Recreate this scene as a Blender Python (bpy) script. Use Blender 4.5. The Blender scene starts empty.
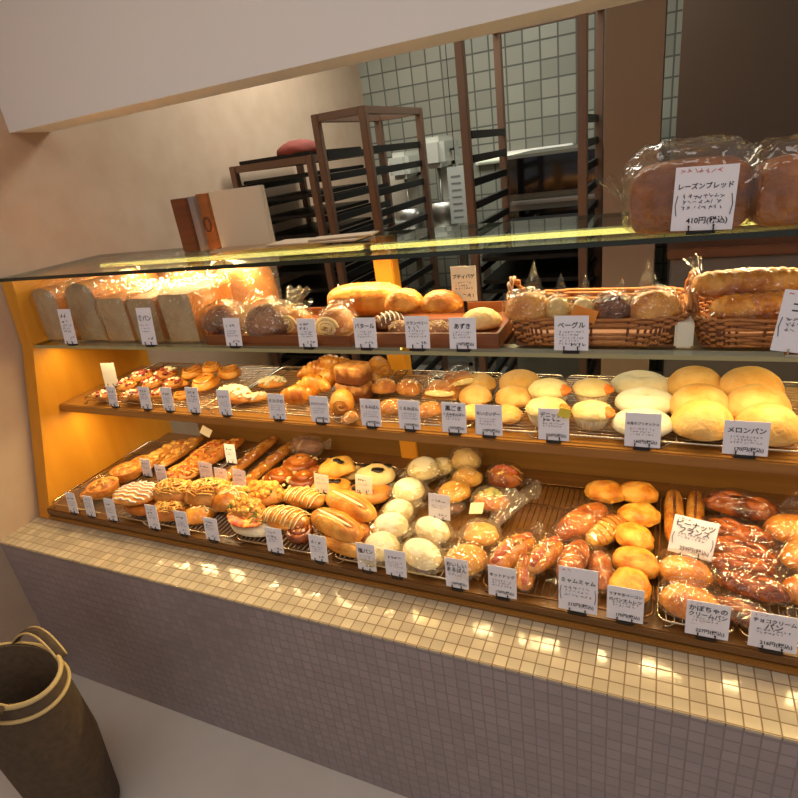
import bpy, bmesh, math, random
from mathutils import Vector, Matrix, noise
from math import sin, cos, pi, radians, sqrt
random.seed(7)
S = bpy.context.scene
COL = S.collection

# ------------------------------------------------------------------ camera
YAW, PITCH, ROLL, FPX, EYE = -0.46505, -0.40202, -0.139687, 565.53, 1.5
_F = Vector((sin(YAW)*cos(PITCH), cos(YAW)*cos(PITCH), sin(PITCH)))
_R0 = Vector((cos(YAW), -sin(YAW), 0)); _U0 = _R0.cross(_F)
_R = cos(ROLL)*_R0 + sin(ROLL)*_U0
_U = -sin(ROLL)*_R0 + cos(ROLL)*_U0
CAM = Vector((0, 0, EYE))
cd = bpy.data.cameras.new('camera'); cam = bpy.data.objects.new('camera', cd); COL.objects.link(cam)
cd.sensor_width = 36; cd.sensor_fit = 'HORIZONTAL'; cd.lens = FPX/798*36; cd.clip_start = .02
cam.matrix_world = Matrix(((_R.x, _U.x, -_F.x, 0), (_R.y, _U.y, -_F.y, 0), (_R.z, _U.z, -_F.z, EYE), (0, 0, 0, 1)))
S.camera = cam

# ------------------------------------------------------------------ light and exposure
W = bpy.data.worlds.new('shop_air'); S.world = W; W.use_nodes = True
W.node_tree.nodes['Background'].inputs[0].default_value = (.93, .88, .92, 1)
W.node_tree.nodes['Background'].inputs[1].default_value = .36
def area(name, loc, rot, sx, sy, power, col, parent=None):
    l = bpy.data.lights.new(name, 'AREA'); l.shape = 'RECTANGLE'; l.size = sx; l.size_y = sy; l.energy = power; l.color = col
    o = bpy.data.objects.new(name, l); COL.objects.link(o); o.location = loc; o.rotation_euler = rot
    if parent: o.parent = parent
    return o
WARM = (1, .75, .37)
area('shop_ceiling_light', (-.9, .1, 2.44), (0, 0, 0), 1.6, .5, 8, (1, .92, .86))
area('shop_ceiling_light', (.7, -.2, 2.44), (0, 0, 0), 1.2, .5, 7.5, (1, .92, .86))
area('kitchen_ceiling_light', (-1.0, 2.6, 2.5), (0, 0, 0), 1.6, .6, 32, (.98, 1, .92))
S.view_settings.view_transform = 'Standard'; S.view_settings.look = 'None'
S.view_settings.exposure = 0.0; S.view_settings.gamma = 1
try: S.view_settings.use_curve_mapping = False
except Exception: pass
S.cycles.transparent_max_bounces = 24

# ------------------------------------------------------------------ pixel -> point on a known plane
def ray(x, y): return _F*FPX + _R*(x-399) - _U*(y-398)
def atz(x, y, z): r = ray(x, y); return CAM + r*((z-EYE)/r.z)
def aty(x, y, Y): r = ray(x, y); return CAM + r*(Y/r.y)
def atx(x, y, X): r = ray(x, y); return CAM + r*(X/r.x)
def depth(P): return (P-CAM).dot(_F)
def proj(P): d = P-CAM; k = FPX/d.dot(_F); return 399+k*d.dot(_R), 398-k*d.dot(_U)

# ------------------------------------------------------------------ materials
def lin(c): return tuple((v/255/12.92 if v/255 <= .04045 else ((v/255+.055)/1.055)**2.4) for v in c)+(1,)
MATS = {}
class NT:
    def __init__(s, name):
        s.m = bpy.data.materials.new(name); s.m.use_nodes = True; s.t = s.m.node_tree
        s.b = s.t.nodes['Principled BSDF']; s.out = s.t.nodes['Material Output']
    def n(s, typ, **kw):
        n = s.t.nodes.new(typ)
        for k, v in kw.items():
            if k.startswith('i_'): n.inputs[k[2:].replace('_', ' ')].default_value = v
            else: setattr(n, k, v)
        return n
    def l(s, a, b): s.t.links.new(a, b)
    def ramp(s, fac, stops):
        r = s.t.nodes.new('ShaderNodeValToRGB'); e = r.color_ramp.elements
        while len(e) < len(stops): e.new(.5)
        for q, (p, c) in zip(e, stops): q.position = p; q.color = lin(c)
        s.l(fac, r.inputs[0]); return r.outputs[0]
    def bump(s, h, strength, dist):
        b = s.n('ShaderNodeBump'); b.inputs['Strength'].default_value = strength; b.inputs['Distance'].default_value = dist
        s.l(h, b.inputs['Height']); s.l(b.outputs[0], s.b.inputs['Normal'])
def plain(name, c, rough=.5, metal=0, spec=None, bump=None, vary=None, scale=20):
    if name in MATS: return MATS[name]
    t = NT(name); b = t.b
    b.inputs['Base Color'].default_value = lin(c); b.inputs['Roughness'].default_value = rough; b.inputs['Metallic'].default_value = metal
    if spec is not None: b.inputs['Specular IOR Level'].default_value = spec
    if bump or vary:
        co = t.n('ShaderNodeTexCoord'); nz = t.n('ShaderNodeTexNoise'); nz.inputs['Scale'].default_value = scale; nz.inputs['Detail'].default_value = 4
        t.l(co.outputs['Object'], nz.inputs['Vector'])
        if vary: t.l(t.ramp(nz.outputs[0], [(.3, c), (.7, vary)]), b.inputs['Base Color'])
        if bump: t.bump(nz.outputs[0], .5, bump)
    MATS[name] = t.m; return t.m
def bread(name, dark, mid, lightc, low=None, lowz=.3, scale=22, rough=.45, bump=.0028, spec=.4):
    """crust: mottled browning, paler towards the unbaked seam at the bottom of the loaf"""
    if name in MATS: return MATS[name]
    t = NT(name); b = t.b
    co = t.n('ShaderNodeTexCoord'); nz = t.n('ShaderNodeTexNoise'); nz.inputs['Scale'].default_value = scale; nz.inputs['Detail'].default_value = 5
    inf = t.n('ShaderNodeObjectInfo'); add = t.n('ShaderNodeVectorMath', operation='ADD'); mul = t.n('ShaderNodeMath', operation='MULTIPLY'); mul.inputs[1].default_value = 31
    t.l(inf.outputs['Random'], mul.inputs[0]); t.l(co.outputs['Object'], add.inputs[0]); t.l(mul.outputs[0], add.inputs[1])
    t.l(add.outputs[0], nz.inputs['Vector'])
    colr = t.ramp(nz.outputs[0], [(.36, dark), (.5, mid), (.66, lightc)])
    if low:
        sx = t.n('ShaderNodeSeparateXYZ'); t.l(co.outputs['Generated'], sx.inputs[0])
        a2 = t.n('ShaderNodeMath', operation='MULTIPLY_ADD'); a2.inputs[1].default_value = .35
        t.l(nz.outputs[0], a2.inputs[0]); t.l(sx.outputs[2], a2.inputs[2])
        mr = t.n('ShaderNodeMapRange'); mr.inputs[1].default_value = lowz+.08; mr.inputs[2].default_value = lowz+.35
        t.l(a2.outputs[0], mr.inputs[0])
        mx = t.n('ShaderNodeMix', data_type='RGBA'); mx.inputs[6].default_value = lin(low)
        t.l(mr.outputs[0], mx.inputs[0]); t.l(colr, mx.inputs[7]); colr = mx.outputs[2]
    hs = t.n('ShaderNodeHueSaturation'); mv = t.n('ShaderNodeMapRange'); mv.inputs[3].default_value = .88; mv.inputs[4].default_value = 1.1
    t.l(inf.outputs['Random'], mv.inputs[0]); t.l(mv.outputs[0], hs.inputs['Value']); t.l(colr, hs.inputs['Color'])
    t.l(hs.outputs[0], b.inputs['Base Color'])
    b.inputs['Roughness'].default_value = rough; b.inputs['Specular IOR Level'].default_value = spec
    n2 = t.n('ShaderNodeTexNoise'); n2.inputs['Scale'].default_value = 140; t.l(co.outputs['Object'], n2.inputs['Vector'])
    n3 = t.n('ShaderNodeTexNoise'); n3.inputs['Scale'].default_value = 48; n3.inputs['Detail'].default_value = 3; t.l(add.outputs[0], n3.inputs['Vector'])
    m3 = t.n('ShaderNodeMath', operation='MULTIPLY_ADD'); m3.inputs[1].default_value = 2.2; t.l(n3.outputs[0], m3.inputs[0]); t.l(n2.outputs[0], m3.inputs[2])
    t.bump(m3.outputs[0], .6, bump)
    MATS[name] = t.m; return t.m
def wood(name, a, b_, rough=.4, scale=(1.5, 30, 30)):
    if name in MATS: return MATS[name]
    t = NT(name); co = t.n('ShaderNodeTexCoord'); mp = t.n('ShaderNodeMapping'); mp.inputs['Scale'].default_value = scale
    nz = t.n('ShaderNodeTexNoise'); nz.inputs['Scale'].default_value = 2; nz.inputs['Detail'].default_value = 6
    t.l(co.outputs['Object'], mp.inputs[0]); t.l(mp.outputs[0], nz.inputs['Vector'])
    t.l(t.ramp(nz.outputs[0], [(.3, a), (.7, b_)]), t.b.inputs['Base Color']); t.b.inputs['Roughness'].default_value = rough
    MATS[name] = t.m; return t.m
def tilemat(name, tile, grout, pitch, rough=.12, axes='XY', var=.12):
    if name in MATS: return MATS[name]
    t = NT(name); co = t.n('ShaderNodeTexCoord'); sx = t.n('ShaderNodeSeparateXYZ'); t.l(co.outputs['Object'], sx.inputs[0])
    cx = t.n('ShaderNodeCombineXYZ'); t.l(sx.outputs['XYZ'.index(axes[0])], cx.inputs[0]); t.l(sx.outputs['XYZ'.index(axes[1])], cx.inputs[1])
    br = t.n('ShaderNodeTexBrick'); br.offset = 0; br.squash = 1
    br.inputs['Scale'].default_value = 1; br.inputs['Brick Width'].default_value = pitch; br.inputs['Row Height'].default_value = pitch
    br.inputs['Mortar Size'].default_value = pitch*.055; br.inputs['Mortar Smooth'].default_value = .3
    d = tuple(int(v*(1-var)) for v in tile)
    br.inputs['Color1'].default_value = lin(tile); br.inputs['Color2'].default_value = lin(d); br.inputs['Mortar'].default_value = lin(grout)
    t.l(cx.outputs[0], br.inputs['Vector']); t.l(br.outputs['Color'], t.b.inputs['Base Color'])
    mr = t.n('ShaderNodeMapRange'); mr.inputs[3].default_value = rough; mr.inputs[4].default_value = .8; t.l(br.outputs['Fac'], mr.inputs[0]); t.l(mr.outputs[0], t.b.inputs['Roughness'])
    inv = t.n('ShaderNodeMath', operation='SUBTRACT'); inv.inputs[0].default_value = 1; t.l(br.outputs['Fac'], inv.inputs[1])
    nz = t.n('ShaderNodeTexNoise'); nz.inputs['Scale'].default_value = 30; t.l(co.outputs['Object'], nz.inputs['Vector'])
    ad = t.n('ShaderNodeMath', operation='MULTIPLY_ADD'); ad.inputs[1].default_value = .5; t.l(nz.outputs[0], ad.inputs[0]); t.l(inv.outputs[0], ad.inputs[2])
    t.bump(ad.outputs[0], .6, .0015); MATS[name] = t.m; return t.m
def film(name, tint=(255, 250, 235), milk=.10, crinkle=60, haze=.12):
    if name in MATS: return MATS[name]
    t = NT(name); t.t.nodes.remove(t.b)
    tr = t.n('ShaderNodeBsdfTransparent'); tr.inputs[0].default_value = lin(tint)
    gl = t.n('ShaderNodeBsdfGlossy'); gl.inputs['Roughness'].default_value = .10
    df = t.n('ShaderNodeBsdfTranslucent'); df.inputs[0].default_value = lin((255, 250, 240)); d2 = t.n('ShaderNodeBsdfDiffuse'); d2.inputs[0].default_value = lin((255, 250, 240))
    co = t.n('ShaderNodeTexCoord'); vo = t.n('ShaderNodeTexVoronoi', feature='DISTANCE_TO_EDGE'); vo.inputs['Scale'].default_value = crinkle
    nz = t.n('ShaderNodeTexNoise'); nz.inputs['Scale'].default_value = crinkle*.5; t.l(co.outputs['Object'], nz.inputs['Vector'])
    mx = t.n('ShaderNodeMix', data_type='RGBA'); mx.inputs[0].default_value = .12; t.l(co.outputs['Object'], mx.inputs[6]); t.l(nz.outputs['Color'], mx.inputs[7]); t.l(mx.outputs[2], vo.inputs['Vector'])
    bp = t.n('ShaderNodeBump'); bp.inputs['Strength'].default_value = .9; bp.inputs['Distance'].default_value = .011; t.l(vo.outputs['Distance'], bp.inputs['Height'])
    for q in (gl, df, d2): t.l(bp.outputs[0], q.inputs['Normal'])
    lw = t.n('ShaderNodeLayerWeight'); lw.inputs[0].default_value = .25; t.l(bp.outputs[0], lw.inputs['Normal'])
    mr = t.n('ShaderNodeMapRange'); mr.inputs[3].default_value = .06; mr.inputs[4].default_value = .42; t.l(lw.outputs['Facing'], mr.inputs[0])
    m0 = t.n('ShaderNodeMixShader'); m0.inputs[0].default_value = .5; t.l(df.outputs[0], m0.inputs[1]); t.l(d2.outputs[0], m0.inputs[2])
    m1 = t.n('ShaderNodeMixShader'); m1.inputs[0].default_value = milk; t.l(tr.outputs[0], m1.inputs[1]); t.l(m0.outputs[0], m1.inputs[2])
    m2 = t.n('ShaderNodeMixShader'); t.l(mr.outputs[0], m2.inputs[0]); t.l(m1.outputs[0], m2.inputs[1]); t.l(gl.outputs[0], m2.inputs[2])
    t.l(m2.outputs[0], t.out.inputs[0]); MATS[name] = t.m; return t.m
def glass(name, tint):
    t = NT(name); t.t.nodes.remove(t.b)
    tr = t.n('ShaderNodeBsdfTransparent'); tr.inputs[0].default_value = lin(tint); gl = t.n('ShaderNodeBsdfGlossy'); gl.inputs['Roughness'].default_value = .02
    fr = t.n('ShaderNodeFresnel'); ge = t.n('ShaderNodeNewGeometry'); mr = t.n('ShaderNodeMapRange'); mr.inputs[3].default_value = 1.46; mr.inputs[4].default_value = 1/1.46
    t.l(ge.outputs['Backfacing'], mr.inputs[0]); t.l(mr.outputs[0], fr.inputs[0]); m = t.n('ShaderNodeMixShader')
    t.l(fr.outputs[0], m.inputs[0]); t.l(tr.outputs[0], m.inputs[1]); t.l(gl.outputs[0], m.inputs[2]); t.l(m.outputs[0], t.out.inputs[0]); return t.m
def emit(name, c, k):
    t = NT(name); t.b.inputs['Base Color'].default_value = lin(c); t.b.inputs['Emission Color'].default_value = lin(c); t.b.inputs['Emission Strength'].default_value = k; return t.m

# ------------------------------------------------------------------ mesh helpers
class M:
    def __init__(s): s.v = []; s.f = []; s.mi = []; s.cur = 0
    def add(s, vs, fs):
        k = len(s.v); s.v += [tuple(p) for p in vs]
        for f in fs: s.f.append(tuple(i+k for i in f)); s.mi.append(s.cur)
        return s
    def box(s, a, b):
        x0, y0, z0 = a; x1, y1, z1 = b
        v = [(x0,y0,z0),(x1,y0,z0),(x1,y1,z0),(x0,y1,z0),(x0,y0,z1),(x1,y0,z1),(x1,y1,z1),(x0,y1,z1)]
        return s.add(v, [(0,3,2,1),(4,5,6,7),(0,1,5,4),(1,2,6,5),(2,3,7,6),(3,0,4,7)])
    def prism(s, poly, axis, a, b):
        """polygon (two coords) pushed along an axis between a and b"""
        n = len(poly)
        def P(q, w): return (w, q[0], q[1]) if axis == 'X' else ((q[0], w, q[1]) if axis == 'Y' else (q[0], q[1], w))
        v = [P(q, a) for q in poly]+[P(q, b) for q in poly]
        return s.add(v, [tuple(range(n-1, -1, -1)), tuple(range(n, 2*n))]+[(i, (i+1) % n, (i+1) % n+n, i+n) for i in range(n)])
    def tube(s, pts, r, n=8, closed=False, caps=True, flat=1.0):
        pts = [Vector(p) for p in pts]; m = len(pts); rr = r if isinstance(r, (list, tuple)) else [r]*m
        vs = []; fs = []; up = None
        for i, p in enumerate(pts):
            a = pts[i-1] if (i or closed) else p; b = pts[(i+1) % m] if (i < m-1 or closed) else p
            t = (b-a)
            t = t.normalized() if t.length > 1e-9 else Vector((0, 0, 1))
            if up is None:
                up = Vector((0, 0, 1)) if abs(t.z) < .9 else Vector((1, 0, 0))
            side = t.cross(up)
            if side.length < 1e-6: side = t.orthogonal()
            side.normalize(); u2 = side.cross(t); up = u2
            for j in range(n):
                w = 2*pi*j/n; vs.append(p+(side*cos(w)+u2*sin(w)*flat)*rr[i])
        for i in range(m if closed else m-1):
            k = (i+1) % m
            for j in range(n): fs.append((i*n+j, i*n+(j+1) % n, k*n+(j+1) % n, k*n+j))
        if caps and not closed: fs.append(tuple(range(n-1, -1, -1))); fs.append(tuple((m-1)*n+j for j in range(n)))
        return s.add(vs, fs)
    def blob(s, rx, ry, h, low=.35, ns=.04, nf=2.2, seed=0, nu=30, nv=16, e=1.0, fn=None, c=(0, 0, 0), vmax=1.0, zo=None, ez=None):
        vs = []; fs = []; ez = ez or 1; base = -low*h*.82
        so = Vector((seed*3.7, seed*1.3, seed*.7))
        def sp(v, q): return math.copysign(abs(v)**q, v)
        for i in range(nv+1):
            for j in range(nu):
                u = 2*pi*j/nu; vm = vmax(u) if callable(vmax) else vmax
                w = pi*i/nv*vm
                d = Vector((cos(u)*sin(w), sin(u)*sin(w), cos(w)))
                k = 1+ns*noise.noise(d*nf+so)+ns*.4*noise.noise(d*nf*3.1+so)
                x = rx*sp(cos(u), e)*sp(sin(w), ez)*k; y = ry*sp(sin(u), e)*sp(sin(w), ez)*k
                cz = sp(cos(w), ez)*k; z = h*cz if cz > 0 else max(h*low*cz, base)
                z -= base
                if fn: x, y, z = fn(x, y, z)
                vs.append((x+c[0], y+c[1], z+c[2]))
        for i in range(nv):
            for j in range(nu): fs.append((i*nu+j, (i+1)*nu+j, (i+1)*nu+(j+1) % nu, i*nu+(j+1) % nu))
        return s.add(vs, fs)
    def lathe(s, prof, n=32, flute=0, nfl=24, c=(0, 0, 0)):
        vs = []; fs = []
        for (r, z) in prof:
            for j in range(n):
                u = 2*pi*j/n; q = r*(1+flute*cos(nfl*u)); vs.append((q*cos(u)+c[0], q*sin(u)+c[1], z+c[2]))
        for i in range(len(prof)-1):
            for j in range(n): fs.append((i*n+j, i*n+(j+1) % n, (i+1)*n+(j+1) % n, (i+1)*n+j))
        return s.add(vs, fs)
    def build(s, name, mat, parent=None, smooth=True, weld=False):
        me = bpy.data.meshes.new(name); me.from_pydata(s.v, [], s.f)
        for m in (mat if isinstance(mat, (list, tuple)) else [mat]): me.materials.append(m)
        me.polygons.foreach_set('material_index', s.mi); me.polygons.foreach_set('use_smooth', [smooth]*len(s.f))
        if weld:
            b = bmesh.new(); b.from_mesh(me); bmesh.ops.remove_doubles(b, verts=b.verts, dist=1e-5); b.to_mesh(me); b.free()
        me.update(); o = bpy.data.objects.new(name, me); COL.objects.link(o)
        if parent: o.parent = parent
        return o
def rbox(name, a, b, mat, parent=None, bev=.003):
    bm = bmesh.new(); bmesh.ops.create_cube(bm, size=1)
    for v in bm.verts: v.co = Vector([(a[i]+b[i])/2+v.co[i]*(b[i]-a[i]) for i in range(3)])
    if bev: bmesh.ops.bevel(bm, geom=bm.edges[:], offset=bev, segments=2, affect='EDGES')
    me = bpy.data.meshes.new(name); bm.to_mesh(me); bm.free(); me.materials.append(mat)
    o = bpy.data.objects.new(name, me); COL.objects.link(o)
    if parent: o.parent = parent
    return o
def tag(o, label, cat, group=None, kind=None):
    o['label'] = label; o['category'] = cat
    if group: o['group'] = group
    if kind: o['kind'] = kind
    return o
def empty(name, loc=(0, 0, 0)):
    o = bpy.data.objects.new(name, None); o.empty_display_size = .03; COL.objects.link(o); o.location = loc; return o
def struct(o): o['kind'] = 'structure'; return o
def copy_tree(o, parent=None):
    c = o.copy(); COL.objects.link(c)
    if parent: c.parent = parent
    for ch in o.children: copy_tree(ch, c)
    return c

# ------------------------------------------------------------------ levels of the case (metres, shop floor = 0)
G1T, G2T, S3T, DT, LT = 1.314, 1.103, .895, .595, .555
XL, XP, XR, WALL = -1.855, -1.80, .62, -1.86

m_plaster = plain('beige_plaster', (186, 158, 132), .8, bump=.002, vary=(194, 168, 142), scale=9)
m_white = plain('white_paint', (238, 234, 228), .7)
m_panel = wood('honey_veneer', (210, 138, 34), (222, 152, 44), .35, (12, 12, 1.2))
m_lip = wood('oak_edge', (146, 96, 38), (166, 114, 50), .35)
m_deck = wood('walnut_board', (104, 68, 32), (126, 84, 40), .4)
m_back = wood('brown_backboard', (126, 88, 40), (138, 98, 46), .45)
m_steel = plain('brushed_steel', (170, 168, 160), .35, .9)
m_chrome = plain('rack_wire', (205, 190, 165), .25, 1.0)
m_dwire = plain('dark_wire', (120, 84, 50), .35, .8)
m_black = plain('black_plastic', (22, 20, 20), .4)
m_card = plain('card_paper', (236, 232, 236), .7)
m_cardw = plain('cream_card_paper', (238, 226, 200), .7)
m_ink = plain('black_ink', (28, 24, 30), .7)
m_grey = plain('grey_ink', (120, 112, 122), .8)
m_pink = plain('pink_ink', (206, 120, 120), .8)
m_ltile = tilemat('cream_mosaic', (206, 188, 158), (138, 112, 80), .027, .12)
m_ftile = tilemat('grey_white_mosaic', (162, 146, 144), (138, 124, 122), .027, .25, 'XZ', .06)
F_CLR = film('clear_film', (255, 253, 248), .014, 34)
F_BIG = film('smooth_film', (255, 251, 240), .04, 22)
F_AMB = film('crinkled_film', (255, 248, 228), .10, 38)
F_THK = film('milky_film', (252, 240, 215), .34, 40)

# ------------------------------------------------------------------ setting
struct(M().box((-2.2, -1.5, -.05), (2.2, 4.2, 0)).build('floor', plain('pale_floor', (206, 198, 188), .35, vary=(214, 206, 196), scale=4), smooth=False))
struct(M().box((WALL-.1, -1.5, 0), (WALL, 4.0, 2.7)).build('wall_left', m_plaster, smooth=False))
struct(M().box((WALL, 3.8, 0), (1.6, 3.9, 2.7)).build('wall_back', tilemat('kitchen_tile', (150, 150, 136), (92, 92, 84), .1, .3, 'XZ'), smooth=False))
struct(M().box((.02, 2.65, 0), (1.6, 2.75, 2.7)).build('wall_kitchen', plain('brownish_paint', (124, 104, 88), .75), smooth=False))
struct(M().box((1.5, 1.5, 0), (1.6, 3.8, 2.7)).build('wall_right', plain('kitchen_paint', (118, 110, 102), .7), smooth=False))
struct(M().box((WALL, -1.5, 2.55), (2.2, 4.0, 2.7)).build('ceiling', m_white, smooth=False))
struct(M().box((WALL, 1.3, 1.72), (2.2, 1.44, 2.55)).build('wall_front', m_white, smooth=False))           # bulkhead over the pass-through
pl = struct(M().box((aty(603, 200, 2.0).x, 2.0, 0), (aty(655, 240, 2.0).x, 2.3, 2.55)).build('wall_pillar', plain('taupe_paint', (150, 126, 104), .75), smooth=False))
# counter: tiled ledge and front
struct(M().box((WALL, .781, LT-.006), (1.0, 1.48, LT)).build('trim_1', m_ltile, smooth=False))
struct(M().box((WALL, .783, 0), (1.0, 1.48, LT-.006)).build('trim_2', m_ftile, smooth=False))

# ------------------------------------------------------------------ display case
case = tag(empty('bakery_display_case', (XP, 1.2, LT)), 'long wooden bakery display case with end panel, back post and board', 'display case')
def part(o): o.parent = case; o.matrix_parent_inverse = Matrix.Translation(-case.location); return o
part(M().prism([(.920, LT), (1.082, G2T), (1.096, G1T-.012), (1.49, G1T-.012), (1.49, LT)], 'X', XL, XP).build('end_panel', m_panel, smooth=False))
part(M().prism([(.920, LT), (1.082, G2T), (1.096, G1T-.012), (1.49, G1T-.012), (1.49, LT)], 'X', XR, XR+.05).build('end_panel', m_panel, smooth=False))
part(rbox('back_post', (-.752, 1.455, LT), (-.692, 1.50, G1T-.012), plain('orange_post_wood', (236, 160, 50), .4)))
part(rbox('back_board', (-1.62, 1.462, DT), (XR, 1.475, S3T-.03), m_back, bev=.001))
part(rbox('deck_board', (XP, .919, DT-.0225), (XR, 1.47, DT), m_deck))
part(rbox('base_rail', (XP, .915, LT), (XR, .94, DT-.026), m_lip))
part(rbox('base_riser', (XP, .945, LT), (XR, 1.0, DT-.023), m_deck))
sh = tag(rbox('display_shelf', (XP, 1.088, S3T-.026), (XR, 1.45, S3T), [m_lip][0]), 'brown wooden middle shelf carrying wire racks of buns and croissants', 'shelf')
m_gl = glass('clear_glass', (243, 250, 244))
m_gedge = plain('dark_glass_edge', (38, 44, 34), .15); m_gedge2 = plain('pale_glass_edge', (166, 158, 112), .2)
def glass_shelf(name, x0, x1, y0, y1, zt, th, edge, label):
    m = M(); m.cur = 0
    v = [(x0,y0,zt-th),(x1,y0,zt-th),(x1,y1,zt-th),(x0,y1,zt-th),(x0,y0,zt),(x1,y0,zt),(x1,y1,zt),(x0,y1,zt)]
    m.add(v, [(0,3,2,1),(4,5,6,7)]); m.cur = 1; m.add(v, [(0,1,5,4),(1,2,6,5),(2,3,7,6),(3,0,4,7)])
    o = m.build(name, [m_gl, edge], smooth=False); tag(o, label, 'glass shelf'); return o
glass_shelf('glass_shelf', WALL+.001, XR+.05, 1.096, 1.47, G1T, .010, m_gedge, 'clear glass top of the case with dark green front edge')
glass_shelf('glass_shelf', XP, XR, 1.085, 1.45, G2T, .009, m_gedge2, 'glass shelf below the glass top, holding loaves and wicker baskets')
# LED bars
m_led = emit('led_diffuser', (255, 234, 128), 3.2)
def led(x0, x1, y, z, label, power, name='light_bar', low=-.006):
    r = tag(empty(name, ((x0+x1)/2, y, z)), label, 'light', 'warm light bars of the case'); L = (x1-x0)/2
    M().box((-L, .005, -.006), (L, .013, .0065)).build('housing', plain('bar_aluminium', (200, 196, 180), .4, .6), r, smooth=False)
    if low > -.007: M().box((-L, -.0125, low), (L, -.0105, .0075)).box((-L, -.0125, .0068), (L, .013, .0075)).build('added_glow_cover', plain('bar_aluminium', (200, 196, 180), .4, .6), r, smooth=False)  # added lip and lid, hiding the lower bars' glow behind the glass
    M().box((-L+.005, -.010 if low > -.007 else -.006, low), (L-.005, .005, .0065 if low > -.007 else .003)).build('diffuser', m_led, r, smooth=False)
    area('lamp_glow', (0, -.002, low-.003), (radians(-14), 0, 0), 2*L, .012, power, WARM, r)
a = atz(93, 262, 1.30); b = atz(358, 247, 1.30); c = atz(369, 245, 1.30)
led(-1.70, b.x, 1.335, 1.297, 'glowing yellow light bar under the glass top, over the sliced-end loaves', 5, low=-.0075)
led(c.x, .58, 1.325, 1.297, 'glowing yellow light bar under the glass top, over the wicker baskets', 5.5, low=-.0075)
led(-1.76, -.55, 1.15, G2T-.016, 'warm light bar under the glass shelf near the wooden end panel', 2.9)
led(-.50, .58, 1.15, G2T-.016, 'warm light bar under the glass shelf above the melon buns', 2.3)
led(-1.76, -.55, 1.14, S3T-.033, 'warm light bar under the wooden shelf near the end panel', 4.0)
led(-.50, .58, 1.14, S3T-.033, 'warm light bar under the wooden shelf above the wrapped rolls', 3.8)

# ------------------------------------------------------------------ wire trays
def wire_rack(x0, x1, y0, y1, zb, zt, along, label, group, mat=m_chrome, pitch=.014):
    cx, cy = (x0+x1)/2, (y0+y1)/2; hx, hy = (x1-x0)/2, (y1-y0)/2; h = zt-zb
    r = tag(empty('cooling_rack', (cx, cy, zb)), label, 'cooling rack', group)
    c = .018; rim = []
    for (sx, sy, a0) in ((1, 1, 0), (-1, 1, 90), (-1, -1, 180), (1, -1, 270)):
        for k in range(4):
            w = radians(a0+k*30); rim.append((sx*(hx-c)+c*cos(w), sy*(hy-c)+c*sin(w), h))
    M().tube(rim, .0026, 6, closed=True).build('rim', mat, r)
    m = M()
    if along == 'X':
        n = int(2*hy/pitch)
        for k in range(1, n): y = -hy+2*hy*k/n; m.tube([(-hx, y, h), (hx, y, h)], .0011, 4)
    else:
        n = int(2*hx/pitch)
        for k in range(1, n): x = -hx+2*hx*k/n; m.tube([(x, -hy, h), (x, hy, h)], .0011, 4)
    m.build('wire_grid', mat, r)
    for k in (-.45, .45):
        if along == 'X': M().tube([(k*2*hx*.9, -hy, h-.002), (k*2*hx*.9, hy, h-.002)], .002, 5).build('cross_bar', mat, r)
        else: M().tube([(-hx, k*2*hy*.6, h-.002), (hx, k*2*hy*.6, h-.002)], .002, 5).build('cross_bar', mat, r)
    for sx in (-1, 1):
        for sy in (-1, 1):
            x = sx*(hx-.03); y = sy*hy
            M().tube([(x, y, h), (x+sx*.006, y, h*.5), (x+sx*.014, y, .0022), (x+sx*.022, y, .0022)], .0019, 5).build('foot', mat, r)
    return r
RK = 'wire racks on the wooden shelf'
ZS = S3T+.016
def xz(px, py, z): return atz(px, py, z).x
for i, (a, b, lab) in enumerate([
    (-1.70, -1.14, 'wire rack at the end panel carrying bacon pastries and orange buns'),
    (-1.13, -.72, 'wire rack under the croissants and dusted chocolate loaves'),
    (-.71, -.385, 'wire rack under the wrapped rolls and golden sugar buns'),
    (-.375, -.225, 'narrow wire rack under the pale muffins beside the golden buns'),
    (-.215, -.01, 'wire rack under the muffins and pale oval brioches'),
    (0.0, .45, 'wire rack under the six melon buns')]):
    wire_rack(a, b, 1.106, 1.44, S3T, ZS, 'X', lab, RK)
ZD = DT+.016
DK = 'wire trays on the bottom deck'
for i, (a, b, lab) in enumerate([
    (-1.785, -1.34, 'wire tray beside the end panel under tarts and pizza breads'),
    (-1.33, -1.03, 'wire tray under the cheese and ham breads'),
    (-1.02, -.72, 'wire tray under the nut twists and long cream rolls'),
    (-.71, -.385, 'wire tray under the white round buns'),
    (-.33, .015, 'brown wire tray with an empty bare area at its back'),
    (.025, .155, 'wire tray under the pair of peanut cream baguettes'),
    (.165, .46, 'wire tray under the dark glossy braided breads')]):
    wire_rack(a, b, .932, 1.37, DT, ZD, 'Y', lab, DK, m_dwire if i in (4,) else m_chrome)

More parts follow.
